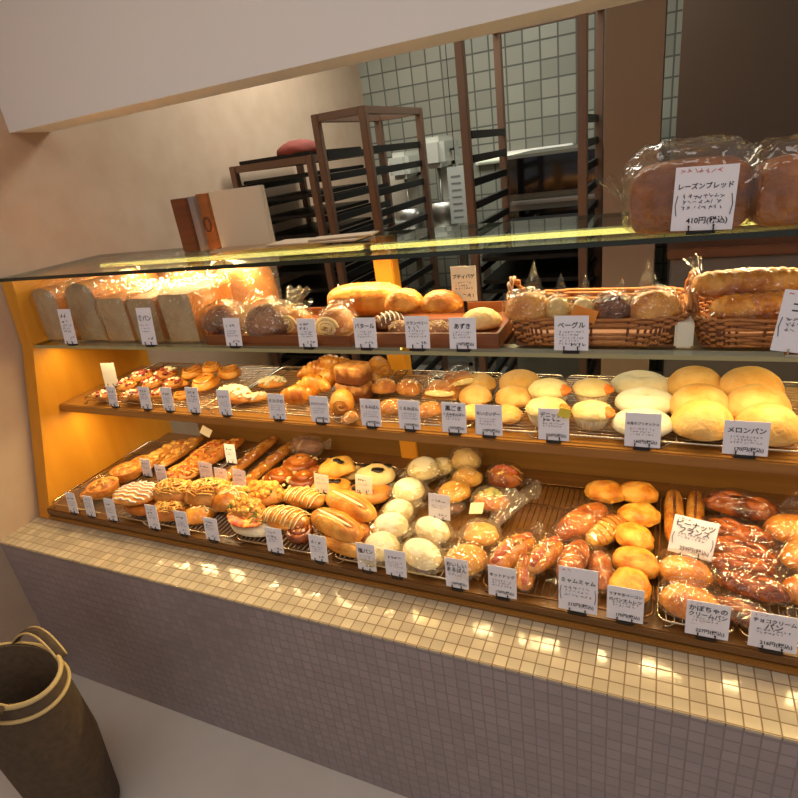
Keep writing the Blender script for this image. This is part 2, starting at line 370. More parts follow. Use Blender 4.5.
# ------------------------------------------------------------------ bread materials
B = dict(
 gold=bread('golden_crust', (176, 100, 34), (200, 128, 50), (218, 154, 76), (226, 186, 120), .1),
 toasty=bread('toasted_cheese_crust', (190, 104, 28), (218, 144, 48), (230, 168, 72), (228, 170, 84), .0, scale=30),
 roll=bread('soft_roll_crust', (190, 116, 40), (214, 146, 60), (226, 168, 84), (216, 158, 84), .0, rough=.3),
 dustchoc=bread('dusted_chocolate_crust', (150, 92, 46), (186, 128, 70), (206, 156, 96), (104, 56, 26), .52, scale=40),
 braid=bread('glossy_braid_crust', (108, 46, 14), (150, 70, 20), (190, 104, 36), None, rough=.2, spec=.6),
 brown=bread('brown_crust', (120, 54, 14), (168, 88, 24), (200, 122, 42), (206, 140, 62), .0, rough=.3),
 dark=bread('dark_crust', (86, 44, 22), (112, 62, 32), (140, 84, 46), None, rough=.5),
 choco=bread('chocolate_crust', (74, 30, 12), (122, 54, 16), (176, 92, 30), None, rough=.22, spec=.6),
 melon=bread('melon_cookie', (214, 156, 74), (226, 174, 94), (234, 190, 116), None, rough=.65),
 pale=bread('pale_dough', (222, 200, 154), (230, 210, 168), (236, 220, 184), None, rough=.6),
 white=bread('white_dough', (222, 206, 168), (230, 217, 183), (236, 226, 198), None, rough=.65),
 cream=bread('cream_dough', (212, 178, 112), (222, 192, 130), (230, 206, 150), None, rough=.6),
 glaze=bread('glazed_crust', (180, 96, 26), (208, 130, 40), (226, 160, 64), (222, 168, 90), .1, rough=.2, spec=.7),
 orange=bread('orange_crust', (184, 104, 30), (210, 136, 46), (228, 164, 76), (218, 150, 72), .05, rough=.4),
 cheese=bread('melted_cheese', (200, 126, 44), (226, 166, 74), (238, 198, 116), None, rough=.35, scale=60),
 yellow=bread('yellow_crust', (208, 140, 48), (224, 164, 68), (234, 186, 96), None, rough=.45),
 pizza=bread('tomato_cheese', (168, 52, 20), (216, 108, 38), (238, 178, 72), None, scale=70, rough=.35),
 tarttop=bread('browned_cheese', (130, 66, 20), (180, 104, 36), (224, 160, 80), None, scale=60, rough=.6),
 rye=bread('rye_crust', (96, 60, 36), (130, 86, 54), (160, 112, 74), None),
 crumb=bread('white_streusel', (232, 212, 160), (240, 226, 182), (248, 238, 206), None, rough=.8),
 toast=bread('loaf_side', (176, 106, 44), (196, 126, 56), (210, 144, 72), None),
 rais=bread('raisin_loaf_side', (130, 74, 36), (156, 92, 46), (176, 112, 58), None),
 face=bread('loaf_end', (168, 146, 112), (176, 154, 120), (182, 162, 128), None, rough=.85),
)
m_red = plain('bacon_red', (150, 52, 36), .4); m_ham = plain('pink_sausage', (196, 92, 44), .4); m_blackb = plain('black_bean', (30, 20, 18), .35)
m_green = plain('green_leaf', (86, 110, 40), .5); m_nut = plain('almond_flake', (232, 196, 132), .6); m_icing = plain('sugar_icing', (246, 238, 222), .45)
m_paper = plain('paper_cup', (200, 178, 140), .7); m_cream = plain('cream_filling', (246, 228, 176), .5); m_mayo = plain('mayonnaise', (246, 226, 160), .4)
m_label = plain('orange_label', (226, 140, 50), .6); m_tape = plain('yellow_tape', (226, 200, 60), .5)

def ztop(x, y, rx, ry, h, low):
    q = 1-(x/rx)**2-(y/ry)**2
    return h*sqrt(max(q, .02))+low*h*.82
def strands(n, rx, ry, h, low, L, r, seed, lift=.001, ext=.85, aim=None):
    rnd = random.Random(seed); m = M()
    for _ in range(n):
        a = rnd.uniform(0, 2*pi); q = sqrt(rnd.random())*ext; x, y = q*cos(a)*rx, q*sin(a)*ry
        d = (aim if aim is not None else rnd.uniform(0, pi))+rnd.uniform(-.3, .3); bend = rnd.uniform(-1.2, 1.2); pts = []
        for k in range(5):
            pts.append((x, y, ztop(x, y, rx, ry, h, low)+lift+rnd.uniform(0, min(lift, .003)))); x += cos(d)*L/4; y += sin(d)*L/4; d += bend/4
        m.tube(pts, r, 4)
    return m
def bits(n, rx, ry, h, low, s, seed, ext=.8, flat=.5):
    rnd = random.Random(seed); m = M()
    for k in range(n):
        a = rnd.uniform(0, 2*pi); q = sqrt(rnd.random())*ext; x, y = q*cos(a)*rx, q*sin(a)*ry
        z = ztop(x, y, rx, ry, h, low)-s*.25; ss = s*rnd.uniform(.6, 1.3)
        m.blob(ss, ss*rnd.uniform(.6, 1), ss*flat*1.4, .5, .25, 2, seed+k, 8, 5, c=(x, y, z))
    return m
def cap(rx, ry, h, low, lim, seed=0, wav=.08, g=1.03, nf=2.2, ns=.04, e=1):
    return M().blob(rx*g, ry*g, h*g, low, ns, nf, seed, 30, 10, e, vmax=lambda u: lim+wav*noise.noise(Vector((cos(u)*2, sin(u)*2, seed))))
def bagm(rx, ry, h, low=.4, seed=0, tail=0, tl=.05, tw=.06, tz=None, ns=.1, point=False):
    """clear bag: a crumpled skin round the bread and, with tail, a gathered end that fans out along angle `tail`"""
    m = M().blob(rx, ry, h, low, ns, 3.2, seed, 30, 14, .85)
    if tl:
        d = Vector((cos(tail), sin(tail), 0)); s = Vector((-d.y, d.x, 0)); tz = h*.6 if tz is None else tz
        p0 = Vector((d.x*rx*.85, d.y*ry*.85, h*.5)); vs = []; fs = []; nu, nv = 13, 6
        for i in range(nv+1):
            q = i/nv
            for j in range(nu):
                w = (j/(nu-1)-.5)*2; wid = (tw*1.3*(1.02-q) if point else (tw*(.22+.78*q**1.3) if q > .12 else tw*.4))
                vs.append(p0+d*(tl*q*(1-.12*w*w))+s*(w*wid*.5)+Vector((0, 0, (tz-h*.5)*q+.007*q*sin(w*9+seed)*(1-.3*q))))
        for i in range(nv):
            for j in range(nu-1): fs.append((i*nu+j, i*nu+j+1, (i+1)*nu+j+1, (i+1)*nu+j))
        m.add(vs, fs)
    return m

# each builder returns (Empty, width along x, height)
def k_melon(r):
    M().blob(.056, .056, .048, .4, .03, 1.8, 1).build('bun', B['pale'], r)
    cap(.056, .056, .048, .4, .60, 1, .12, 1.035, 1.8, .03).build('cookie_crust', B['melon'], r); return .114, .06
def k_brioche(r):
    f = lambda x, y, z: (x, y, z-.010*math.exp(-((x-.002)/.022)**2-((y+.004)/.013)**2) if z > .02 else z)
    M().blob(.056, .046, .030, .55, .02, 2, 2, 36, 22, fn=f).build('bun', B['white'], r)
    M().blob(.017, .010, .004, .5, .05, 2, 3, 18, 8, c=(.002, -.004, .029)).build('bean_filling', plain('bean_paste', (226, 196, 132), .6), r); return .112, .042
def k_muffin(r):
    M().lathe([(.001, 0), (.03, 0), (.033, .004), (.041, .032), (.0405, .032), (.03, .006)], 96, .025, 24).build('paper_cup', m_paper, r)
    M().blob(.044, .042, .022, .5, .05, 2.4, 4, c=(0, 0, .022)).build('cake_top', B['cream'], r)
    M().blob(.017, .02, .013, .5, .25, 3, 5, 18, 8, c=(.031, -.002, .029)).build('orange_filling', plain('apricot', (226, 122, 44), .3), r); return .09, .048
def k_sugar(r):
    M().blob(.05, .045, .032, .4, .05, 2.2, 6).build('bun', B['gold'], r)
    cap(.05, .045, .032, .4, .5, 6, .1, 1.03, 2.2, .05).build('sugar_crust', B['melon'], r); return .102, .044
def k_wrap(r):
    M().blob(.05, .034, .034, .4, .06, 2.5, 7).build('roll', B['gold'], r)
    strands(14, .05, .034, .034, .4, .03, .003, 7, .001).build('cheese_topping', B['cheese'], r)
    bagm(.058, .042, .042, .35, 7, 0.3, .045, .06).build('clear_bag', F_CLR, r); return .115, .045
def k_sandwich(r):
    M().prism([(-.05, 0), (.05, 0), (.034, .03), (-.03, .034)], 'Y', -.03, .03).build('bread', B['gold'], r, smooth=False)
    M().blob(.044, .02, .012, .5, .05, 2, 8, c=(.004, -.024, .012)).build('filling', m_mayo, r)
    bagm(.06, .045, .048, .35, 8, 2.4, .04, .06).build('clear_bag', F_CLR, r)
    M().box((-.016, -.006, .051), (.008, .004, .0525)).build('tape', m_black, r, smooth=False); return .12, .05
def k_chocoloaf(r):
    M().blob(.044, .03, .03, .8, .02, 2, 9, 40, 24, .28, ez=.28).build('loaf', B['dustchoc'], r)
    return .088, .05
def k_pain(r):
    M().blob(.026, .032, .034, .6, .05, 3, 10, 28, 16, .7).build('roll', B['orange'], r)
    m = M(); pts = [(.018*q*cos(q*9), -.033, .026+.016*q*sin(q*9)) for q in [i/24 for i in range(25)]]
    m.tube(pts, .0018, 5).build('layer_spiral', B['gold'], r); return .054, .045
def k_croissant(r):
    pts = []; rad = []
    n = 41
    for i in range(n):
        q = i/(n-1)*2-1; a = q*1.15
        pts.append((.062*sin(a), .04*(1-cos(a))*1.3, .02+.006*(1-abs(q)))); seg = abs(((q+1)*3.5) % 1-.5)
        rad.append((.025*(1-abs(q)**1.7*.82))*(1-.20*(abs(seg-.5) < .12)) + .0008)
    M().tube(pts, rad, 14, flat=.92).build('crust', B['glaze'], r); return .116, .045
def k_streusel(r):
    M().blob(.06, .034, .024, .5, .05, 2.4, 11).build('bread', B['gold'], r)
    bits(90, .06, .034, .024, .5, .0062, 11, .96, .7).build('streusel_topping', B['crumb'], r); return .12, .036
def k_curry(r):
    f = lambda x, y, z: (x, y, z-.012*math.exp(-(x/.024)**2-(y/.018)**2) if z > .014 else z)
    M().blob(.04, .034, .026, .5, .06, 2.4, 12, 32, 20, fn=f).build('bun', B['orange'], r)
    M().tube([(.028*cos(a), .023*sin(a), .0285+.003*sin(3*a)) for a in [k*pi/9 for k in range(18)]], .0045, 6, closed=True).build('rolled_rim', B['glaze'], r); return .082, .036
def k_bacon(r):
    M().blob(.034, .028, .02, .5, .14, 3, 13, 22, 12).build('pastry', B['gold'], r)
    bits(14, .034, .028, .02, .5, .0075, 13, .9).build('bacon_bits', m_red, r)
    bits(12, .034, .028, .02, .5, .006, 14, .9).build('cheese_bits', B['crumb'], r); return .07, .03
def k_tart(r):
    M().lathe([(.001, 0), (.034, 0), (.040, .003), (.045, .03), (.042, .032), (.036, .028), (.001, .027)], 40, .01, 14).build('pastry_case', B['gold'], r)
    M().blob(.037, .037, .010, .3, .12, 4, 15, 26, 10, c=(0, 0, .024)).build('browned_topping', B['tarttop'], r)
    strands(10, .034, .034, .010, .3, .02, .0018, 16, .0235, .7).build('cheese_topping', B['cheese'], r); return .092, .042
def k_stripedpie(r):
    M().blob(.064, .046, .016, .8, .03, 2, 17).build('pastry', B['gold'], r)
    m = M()
    for k in range(7):
        y = -.036+k*.012; X = .064*sqrt(max(.05, 1-(y/.046)**2))*.92
        m.tube([(X*(-1+q/6), y+.003*sin(q*1.7+k), ztop(X*(-1+q/6), y, .064, .046, .016, .8)+.0008) for q in range(13)], .0022, 5)
    m.build('icing_stripes', m_icing, r); return .128, .028
def k_flatbun(r):
    M().blob(.064, .046, .018, .8, .03, 2, 18).build('bun', B['brown'], r); return .128, .03
def k_cheesebag(r):
    M().blob(.12, .034, .022, .5, .05, 2.5, 19, 36, 14, .8).build('bread', B['gold'], r)
    bits(46, .12, .034, .022, .5, .012, 19, .9, .3).build('cheese_topping', B['cheese'], r); return .24, .034
def k_pizzabag(r):
    M().blob(.12, .034, .022, .5, .05, 2.5, 20, 36, 14, .8).build('bread', B['gold'], r)
    bits(46, .12, .034, .022, .5, .012, 20, .9, .3).build('tomato_topping', B['pizza'], r)
    strands(22, .12, .034, .022, .5, .03, .002, 21, .003).build('cheese_threads', B['cheese'], r); return .24, .034
def k_pizza(r):
    M().blob(.048, .044, .016, .7, .05, 2.5, 22).build('base', B['gold'], r)
    bits(40, .048, .044, .016, .7, .009, 22, .85, .4).build('tomato_topping', B['pizza'], r)
    strands(24, .048, .044, .016, .7, .02, .0018, 23, .003).build('cheese_threads', B['cheese'], r); return .098, .026
def k_noodle(r):
    M().blob(.054, .038, .028, .5, .04, 2.2, 24).build('bun', B['gold'], r)
    strands(70, .054, .038, .028, .5, .03, .002, 24, .002).build('shredded_topping', B['cheese'], r); return .108, .042
def k_ham(r):
    M().blob(.06, .038, .024, .5, .06, 2.4, 25).build('bread', B['pale'], r)
    bits(30, .06, .038, .024, .5, .010, 25, .85, .3).build('cheese_topping', B['cheese'], r)
    M().blob(.05, .030, .004, .5, .1, 3, 26, 24, 8, c=(-.006, -.012, .028)).build('cheese_slice', B['pizza'], r)
    strands(12, .06, .038, .024, .5, .02, .0015, 27, .004).build('herb_shreds', m_green, r); return .12, .038
def k_glazed(r):
    M().blob(.044, .04, .03, .45, .03, 2, 28).build('bun', B['glaze'], r)
    strands(9, .044, .04, .03, .45, .03, .0022, 28, .001, .6).build('icing_threads', m_mayo, r); return .09, .042
def k_stick(r):
    M().blob(.17, .024, .018, .6, .03, 2, 29, 40, 14, .7).build('bread', B['glaze'], r)
    bits(40, .17, .02, .018, .6, .010, 29, .9, .25).build('cheese_topping', B['cheese'], r)
    M().blob(.185, .03, .026, .5, .06, 3, 30, 40, 12, .6).build('clear_sleeve', F_CLR, r); return .34, .03
def k_nut(r):
    pts = [(.034*q*cos(q*12), .030*q*sin(q*12), .016+.012*(1-q)) for q in [.12+i/48*.88 for i in range(49)]]
    M().tube(pts, .0105, 9, flat=.95).build('twisted_dough', B['brown'], r)
    bits(44, .044, .04, .018, .5, .0068, 31, .95, .35).build('almond_flakes', m_nut, r); return .09, .032
def k_corn(r):
    M().blob(.054, .036, .024, .5, .05, 2.2, 32).build('bread', B['gold'], r)
    bits(70, .054, .036, .024, .5, .0065, 32, .95, .6).build('corn_topping', B['yellow'], r)
    bits(10, .054, .036, .024, .5, .004, 33, .85, .6).build('herb_bits', m_green, r); return .108, .036
def k_stripe(r):
    M().blob(.066, .032, .026, .5, .04, 2.2, 34).build('roll', B['glaze'], r)
    m = M()
    for k in range(9):
        x = -.048+k*.0118
        m.tube([(x+.008*q/6+.003*(k % 2), -.03+.06*q/6, ztop(x, (-.03+.06*q/6)*.95, .066, .032, .026, .5)+.001) for q in range(7)], .0015, 5)
    m.build('mayonnaise_stripes', m_mayo, r); return .132, .038
def k_swirl(r):
    pts = [(.03*q*cos(q*15), .028*q*sin(q*15), .018+.008*(1-q)) for q in [.1+i/50*.9 for i in range(51)]]
    M().tube(pts, .008, 8, flat=1.6).build('spiral_dough', B['choco'], r)
    strands(16, .034, .03, .02, .4, .02, .0016, 35, .002).build('icing_threads', m_nut, r); return .076, .03
def k_raisin(r):
    f = lambda x, y, z: (x*(1+.09*cos(5*math.atan2(y, x))), y*(1+.09*cos(5*math.atan2(y, x))), z)
    M().blob(.046, .042, .024, .5, .05, 2.4, 36, 50, 16, fn=f).build('bun', B['yellow'], r)
    for k, (x, y) in enumerate(((.004, -.004), (.016, -.008), (-.02, .014))): M().blob(.011, .007, .0035, .5, .25, 2, 37+k, 12, 6, c=(x, y, ztop(x, y, .046, .042, .024, .5)-.001)).build('raisin', m_blackb, r)
    return .098, .036
def k_bean(r):
    M().blob(.046, .04, .026, .45, .03, 2, 38).build('bun', B['cream'], r)
    for k, (x, y, s) in enumerate(((.012, -.008, .014), (-.024, .008, .012), (.02, .022, .013), (-.006, .026, .01))): M().blob(s*1.15, s*.75, .0035, .5, .25, 2.5, 39+k, 16, 6, c=(x, y, ztop(x, y, .046, .04, .026, .45)-.002)).build('black_bean', m_blackb, r)
    return .094, .038
def k_beanchoc(r):
    M().blob(.048, .04, .02, .6, .05, 2.4, 43).build('bun', B['gold'], r)
    bits(12, .048, .04, .02, .6, .009, 44, .95, .5).build('chocolate_chips', m_blackb, r); return .096, .03
def k_creamroll(r):
    f = lambda x, y, z: (x, y, z-.008*math.exp(-((y+.004)/.004)**2)*(1 if abs(x) < .056 and z > .022 else 0))
    M().blob(.074, .030, .030, .45, .025, 2, 45, 44, 24, .9, fn=f).build('roll', B['roll'], r)
    M().blob(.055, .004, .004, .5, .05, 2, 46, 30, 8, c=(0, -.004, .032)).build('cream_filling', m_cream, r); return .148, .042
def k_white(r):
    M().blob(.044, .042, .034, .45, .025, 2, 47).build('bun', B['white'], r)
    bagm(.054, .052, .030, .4, 47, -.6, .04, .07, .02, .22).add(*(lambda b: ([(x*.98, y*.98, z) for x, y, z in b.v[450:]], [tuple(i-450 for i in f) for f in b.f if min(f) >= 450]))(bagm(.054, .052, .03, .4, 147, 2.3, .03, .06, .025))).build('clear_bag', F_AMB, r); return .09, .046
def k_whiteoval(r):
    M().blob(.054, .038, .034, .45, .025, 2, 48).build('bun', B['white'], r)
    bagm(.064, .05, .031, .4, 48, .5, .045, .07, .02, .22).build('clear_bag', F_AMB, r); return .112, .046
def k_baground(r):
    M().blob(.044, .04, .028, .45, .06, 2.6, 49).build('bun', B['yellow'], r)
    bagm(.05, .046, .036, .4, 49, 1.6, .05, .05, .04).build('clear_bag', F_CLR, r); return .096, .04
def k_bagtall(r):
    M().blob(.04, .034, .04, .5, .05, 2.4, 50).build('bun', B['cream'], r)
    bagm(.046, .04, .052, .4, 50, 1.6, .04, .06, .10).build('clear_bag', F_AMB, r); return .09, .06
def k_sausage(r):
    M().blob(.042, .034, .032, .45, .05, 2.4, 51).build('bun', B['brown'], r)
    M().tube([(-.03+.012*k, .004*sin(k), .041-.0012*(k-2.5)**2) for k in range(6)], [.006, .009, .0095, .0095, .009, .006], 10).build('sausage', m_ham, r)
    strands(14, .042, .034, .032, .45, .02, .002, 52, .002).build('cheese_threads', B['cheese'], r)
    bagm(.05, .04, .042, .4, 51, -.5, .03, .05, .03).build('clear_bag', F_CLR, r); return .092, .048
def k_salad(r):
    M().blob(.042, .03, .028, .45, .05, 2.4, 53).build('roll', B['glaze'], r)
    bits(14, .036, .022, .03, .45, .01, 53, .8, .4).build('salad_filling', plain('salad', (222, 200, 120), .5, vary=(120, 140, 60), scale=60), r)
    bagm(.052, .04, .038, .4, 53, .25, .075, .09, .05).build('clear_bag', F_AMB, r); return .10, .046
def k_conebag(r):
    M().blob(.042, .04, .026, .45, .05, 2.4, 54).build('bun', B['yellow'], r)
    bagm(.05, .048, .036, .4, 54, .9, .085, .09, .08).build('clear_bag', F_AMB, r)
    M().add([(-.038, .03, .046), (-.004, .034, .05), (-.006, .062, .064), (-.04, .058, .06), (-.038, .0305, .0452), (-.004, .0345, .0492), (-.006, .0625, .0632), (-.04, .0585, .0592)], [(0, 1, 2, 3), (7, 6, 5, 4), (0, 4, 5, 1), (1, 5, 6, 2), (2, 6, 7, 3), (3, 7, 4, 0)]).build('paper_slip', plain('beige_slip', (206, 184, 142), .7), r, smooth=False); return .096, .04
def k_hotdog(r):
    M().blob(.074, .032, .03, .45, .04, 2.4, 55, 36, 16).build('roll', B['glaze'], r)
    M().tube([(-.066+.0132*k, 0, .040-.0006*(k-5)**2) for k in range(11)], [.007]+[.0105]*9+[.007], 10).build('sausage', m_ham, r)
    strands(26, .06, .028, .032, .45, .03, .0024, 55, .003, .7).build('cheese_topping', B['cheese'], r)
    bagm(.084, .038, .042, .4, 55, 0, .03, .05, .04).build('clear_bag', F_CLR, r); return .15, .05
def k_longbag(r):
    M().blob(.082, .034, .034, .45, .03, 2.2, 56, 36, 16).build('roll', B['brown'], r)
    bagm(.092, .041, .044, .4, 56, pi, .04, .06, .03).build('clear_bag', F_CLR, r); return .165, .05
def k_striproll(r):
    M().blob(.06, .028, .028, .45, .03, 2.2, 57, 36, 16).build('roll', B['yellow'], r)
    m = M()
    for k in range(7): x = -.045+k*.015; m.tube([(x+.006*q/4, -.026+.052*q/4, ztop(x, (-.026+.052*q/4)*.95, .06, .028, .028, .45)+.0005) for q in range(5)], .0017, 4)
    m.build('baked_stripes', B['brown'], r)
    bagm(.068, .034, .036, .4, 57, pi, .04, .05, .02).build('clear_bag', F_CLR, r); return .122, .04
def k_cheesebun(r):
    M().blob(.048, .038, .03, .45, .10, 2.8, 58, 36, 20).build('bun', B['toasty'], r)
    return .098, .042
def k_creambag(r):
    M().blob(.115, .023, .026, .5, .03, 2.2, 60, 44, 16, .7, ez=.85).build('baguette', B['toasty'], r)
    M().blob(.10, .0035, .003, .5, .05, 2, 61, 30, 6, c=(0, 0, .0355)).build('slit', B['dark'], r)
    bagm(.122, .025, .03, .4, 61, 0, .02, .03, .03, .05).build('clear_bag', F_CLR, r); return .235, .036
def k_braid(r):
    M().blob(.072, .038, .026, .5, .05, 2.4, 62, 36, 16).build('bread', B['choco'], r)
    for sgn in (-1, 1):
        M().tube([(-.06+.0075*k, sgn*.016*cos(k*.55), .03+.006*sin(k*.55)-.00018*(k-8)**2) for k in range(17)], [.006+.006*sin(pi*k/16) for k in range(17)], 9).build('plait_strand', B['braid'], r)
    bagm(.082, .046, .038, .4, 62, .4, .04, .06, .05, .13).build('clear_bag', F_CLR, r); return .15, .044
def k_pumpkin(r):
    M().blob(.056, .042, .036, .4, .03, 2, 64).build('bun', B['glaze'], r)
    bagm(.066, .05, .046, .4, 64, .1, .05, .07, .03, .14).build('clear_bag', F_CLR, r); return .118, .05
def k_twistbag(r):
    M().blob(.052, .03, .026, .45, .05, 2.4, 65).build('bread', B['dark'], r)
    bagm(.06, .04, .038, .4, 65, .2, .04, .05, .02).build('clear_bag', F_AMB, r); return .12, .04
# loaves of the glass shelf
def loaf_body(w, d, h, dome):
    m = M(); prof = []
    for k in range(13):
        a = pi*k/12; prof.append((w/2*cos(a)*(1.06 if dome else 1), h-dome+dome*sin(a)**.7))
    poly = [(-w/2*.94, 0), (w/2*.94, 0)]+(prof if dome else [(w/2, h-.006), (w/2-.006, h), (-w/2+.006, h), (-w/2, h-.006)])
    n = len(poly); m.cur = 1
    v = [(x, -d/2, z) for x, z in poly]; m.add(v, [tuple(range(n))])
    m.cur = 0; v2 = v+[(x, d/2, z) for x, z in poly]; m.add(v2, [(i, i+n, (i+1) % n+n, (i+1) % n) for i in range(n)]); m.add([(x, d/2, z) for x, z in poly], [tuple(range(n-1, -1, -1))])
    return m
def k_domeloaf(r):
    loaf_body(.098, .20, .125, .045).build('loaf', [B['toast'], B['face']], r, smooth=False)
    M().blob(.058, .118, .084, .8, .05, 5, 66, 40, 20, .45, ez=.5).build('clear_bag', F_CLR, r); return .10, .13
def k_squareloaf(r):
    loaf_body(.098, .20, .098, 0).build('loaf', [B['toast'], B['face']], r, smooth=False)
    M().blob(.057, .118, .068, .8, .05, 5, 67, 40, 20, .35, ez=.4).build('clear_bag', F_CLR, r); return .10, .10
def k_backloaf(r):
    M().blob(.055, .06, .08, .9, .03, 2, 68, 36, 20, .5, ez=.6).build('loaf', B['toast'], r)
    M().blob(.064, .068, .092, .9, .10, 4, 69, 40, 22, .55, ez=.6).build('clear_bag', F_AMB, r); return .12, .15
def k_darkloaf(r):
    M().blob(.062, .05, .05, .5, .07, 2.6, 70).build('loaf', B['dark'], r)
    bagm(.07, .058, .058, .5, 70, 1.3, .06, .09, .08, .14).build('clear_bag', F_AMB, r); return .128, .07
def k_bigcurve(r):
    pts = []; rad = []
    for i in range(33):
        q = i/32*2-1; pts.append((.115*sin(q*1.2), .02-.05*(1-cos(q*1.2)), .045)); rad.append(.046*(1-abs(q)**3)**.5+.002)
    M().tube(pts, rad, 20, flat=.95).build('crust', B['roll'], r)
    m = M()
    for k in range(5):
        q = -.6+.3*k; m.tube([(.115*sin(q*1.2)+.012*t, .02-.05*(1-cos(q*1.2))-.02*t, .0895-.006*t*t) for t in (-1, -.5, 0, .5, 1)], .0016, 4)
    m.build('scoring', B['crumb'], r); return .22, .09
def k_openend(r):
    M().blob(.052, .06, .062, .4, .05, 2.4, 71).build('loaf', B['gold'], r)
    m = M(); m.tube([(.034*(1-q*.8)*cos(q*16), -.056-.006*q, .042+.03*(1-q*.8)*sin(q*16)) for q in [i/50 for i in range(51)]], .0045, 7)
    m.build('spiral_end', B['cream'], r)
    bagm(.06, .068, .07, .4, 71, 1.9, .05, .08, .08).build('clear_bag', F_CLR, r); return .11, .075
def k_rye(r):
    M().blob(.06, .044, .046, .45, .04, 2.2, 72, 36, 18).build('loaf', B['rye'], r)
    m = M()
    for k in range(6):
        x = -.042+.0168*k; m.tube([(x+.01*cos(q*.5), -.04+.08*q/8, ztop(x, (-.04+.08*q/8)*.94, .06, .044, .046, .45)+.001) for q in range(9)], .0028, 5)
    m.build('flour_stripes', m_icing, r); return .122, .064
def k_goldloaf(r):
    M().blob(.064, .05, .05, .45, .04, 2, 73).build('loaf', B['orange'], r); return .13, .066
def k_seed(r):
    M().blob(.05, .036, .034, .45, .06, 2.6, 74).build('loaf', B['rye'], r)
    bits(60, .05, .036, .034, .45, .003, 75, .95, .6).build('seeds', m_nut, r); return .102, .05
def k_paleloaf(r):
    M().blob(.07, .05, .05, .45, .03, 2, 76).build('loaf', B['cream'], r); return .142, .068
def k_bagel(r):
    M().blob(.062, .046, .052, .5, .12, 2.6, 77).build('bread', B['roll'], r)
    bagm(.07, .054, .062, .5, 77, 1.57, .05, .07, .13, .08, True).build('clear_bag', F_CLR, r); return .13, .075
def k_bagsmall(r):
    M().blob(.034, .036, .046, .5, .05, 2.4, 79).build('bread', B['cream'], r)
    bagm(.04, .042, .054, .5, 79, 1.57, .03, .05, .12, .08, True).build('clear_bag', F_CLR, r); return .078, .065
def k_darkround(r):
    M().blob(.054, .046, .05, .5, .04, 2.2, 80).build('bread', B['dark'], r)
    bits(10, .054, .046, .05, .5, .007, 81, .8, .4).build('dried_fruit', m_red, r)
    bagm(.062, .054, .058, .5, 80, 1.4, .05, .07, .09, .1, True).build('clear_bag', F_CLR, r); return .115, .07
def k_ridged(r):
    m = M(); vs = []; n, k = 60, 14
    for i in range(n):
        q = i/(n-1); x = -.13+.26*q
        for j in range(k):
            a = 2*pi*j/k; rr = .036*(1-(abs(2*q-1))**6)**.5*(1+.10*abs(sin(q*34)))*(1.0 if sin(a) > 0 else .85); vs.append((x, rr*cos(a)*1.05, .036+rr*sin(a)))
    m.add(vs, [(i*k+j, i*k+(j+1) % k, (i+1)*k+(j+1) % k, (i+1)*k+j) for i in range(n-1) for j in range(k)])
    m.build('loaf', B['orange'], r)
    bagm(.145, .045, .052, .6, 82, pi*.75, .06, .07, .10, .07).build('clear_bag', F_CLR, r); return .27, .075
def k_bigraisin(r):
    M().blob(.098, .06, .07, .85, .03, 2, 83, 40, 24, .45, ez=.5).build('loaf', B['rais'], r)
    m = bagm(.10, .06, .075, .8, 83, 2.9, .07, .13, .10, .03); m.v = m.v[31*0:]; m2 = M().blob(.114, .076, .092, .8, .11, 3.4, 84, 44, 26, .55, ez=.6)
    k0 = 15*30; n0 = len(m.v)-k0; m2.add(m.v[k0:], [tuple(i-k0 for i in f) for f in m.f if min(f) >= k0])
    m2.build('clear_bag', F_BIG, r); return .20, .14
KIND = {k[2:]: v for k, v in list(globals().items()) if k.startswith('k_')}
PROTO = {}
EDGE = (.934, 1.098, 1.112)
def put(kind, name, cat, px, py, wpx, zb, label, rot=0, group=None, sy=1.0, sz=1.0, scale=None, tilt=(0, 0), dy=0, front=None):
    if kind not in PROTO:
        r = empty(name); w, h = KIND[kind](r); PROTO[kind] = (r, w, h)
    else:
        r0, w, h = PROTO[kind]; r = copy_tree(r0)
        r.name = name
    for ch in r.children:
        if ch.name.split('.')[0].endswith(('topping', 'bits', 'threads', 'shreds', 'seeds', 'flakes', 'fruit', 'chips', 'spots')): ch['kind'] = 'stuff'
    wpx = wpx*(1.04 if zb < 1.0 else 1.0); P = atz(px, py, zb+h*.5*(scale or 1)); s = scale or wpx*depth(P)/FPX/w
    P = atz(px, py, zb+h*.5*s*sz)
    if front: P = aty(px, py, front); s = wpx*depth(P)/FPX/w; P.y = front+.118*s*sy-dy
    r.location = (P.x, P.y+dy, zb); r.rotation_euler = (radians(tilt[0]), radians(tilt[1]), radians(rot)); r.scale = (s, s*sy, s*sz)
    ymin = EDGE[0] if zb < .85 else (EDGE[1] if zb < 1.09 else EDGE[2])
    if zb < 1.3 and front is None and px != 350:
        mw = Matrix.LocRotScale(r.location, r.rotation_euler, r.scale)
        lo = min((mw @ Vector(v.co)).y for ch in r.children if 'bag' not in ch.name and 'sleeve' not in ch.name for v in ch.data.vertices)
        if lo < ymin: r.location.y += ymin-lo
    if 'group' in r: del r['group']
    tag(r, label, cat, group); return r

# ------------------------------------------------------------------ things standing on the glass top
G = 'loaves on the glass shelf'
def P_(*a, **k): return put(*a, **k)
for px, w, rot, sz, lab in ((688, 112, 2, 1.0, 'large raisin loaf in clear bag standing on the glass top behind its card'), (818, 112, 8, .98, 'second bagged loaf on the glass top, cut off by the picture edge')):
    r = put('bigraisin', 'raisin_loaf', 'bread', px, 200, w, G1T, lab, rot=rot, group='bagged loaves on the glass top', front=1.13)
    s = w*depth(aty(px, 200, 1.13))/FPX/.196; r.scale = (s, s, s*sz); r.location = (aty(px, 200, 1.13).x, 1.125+.066*s, G1T)
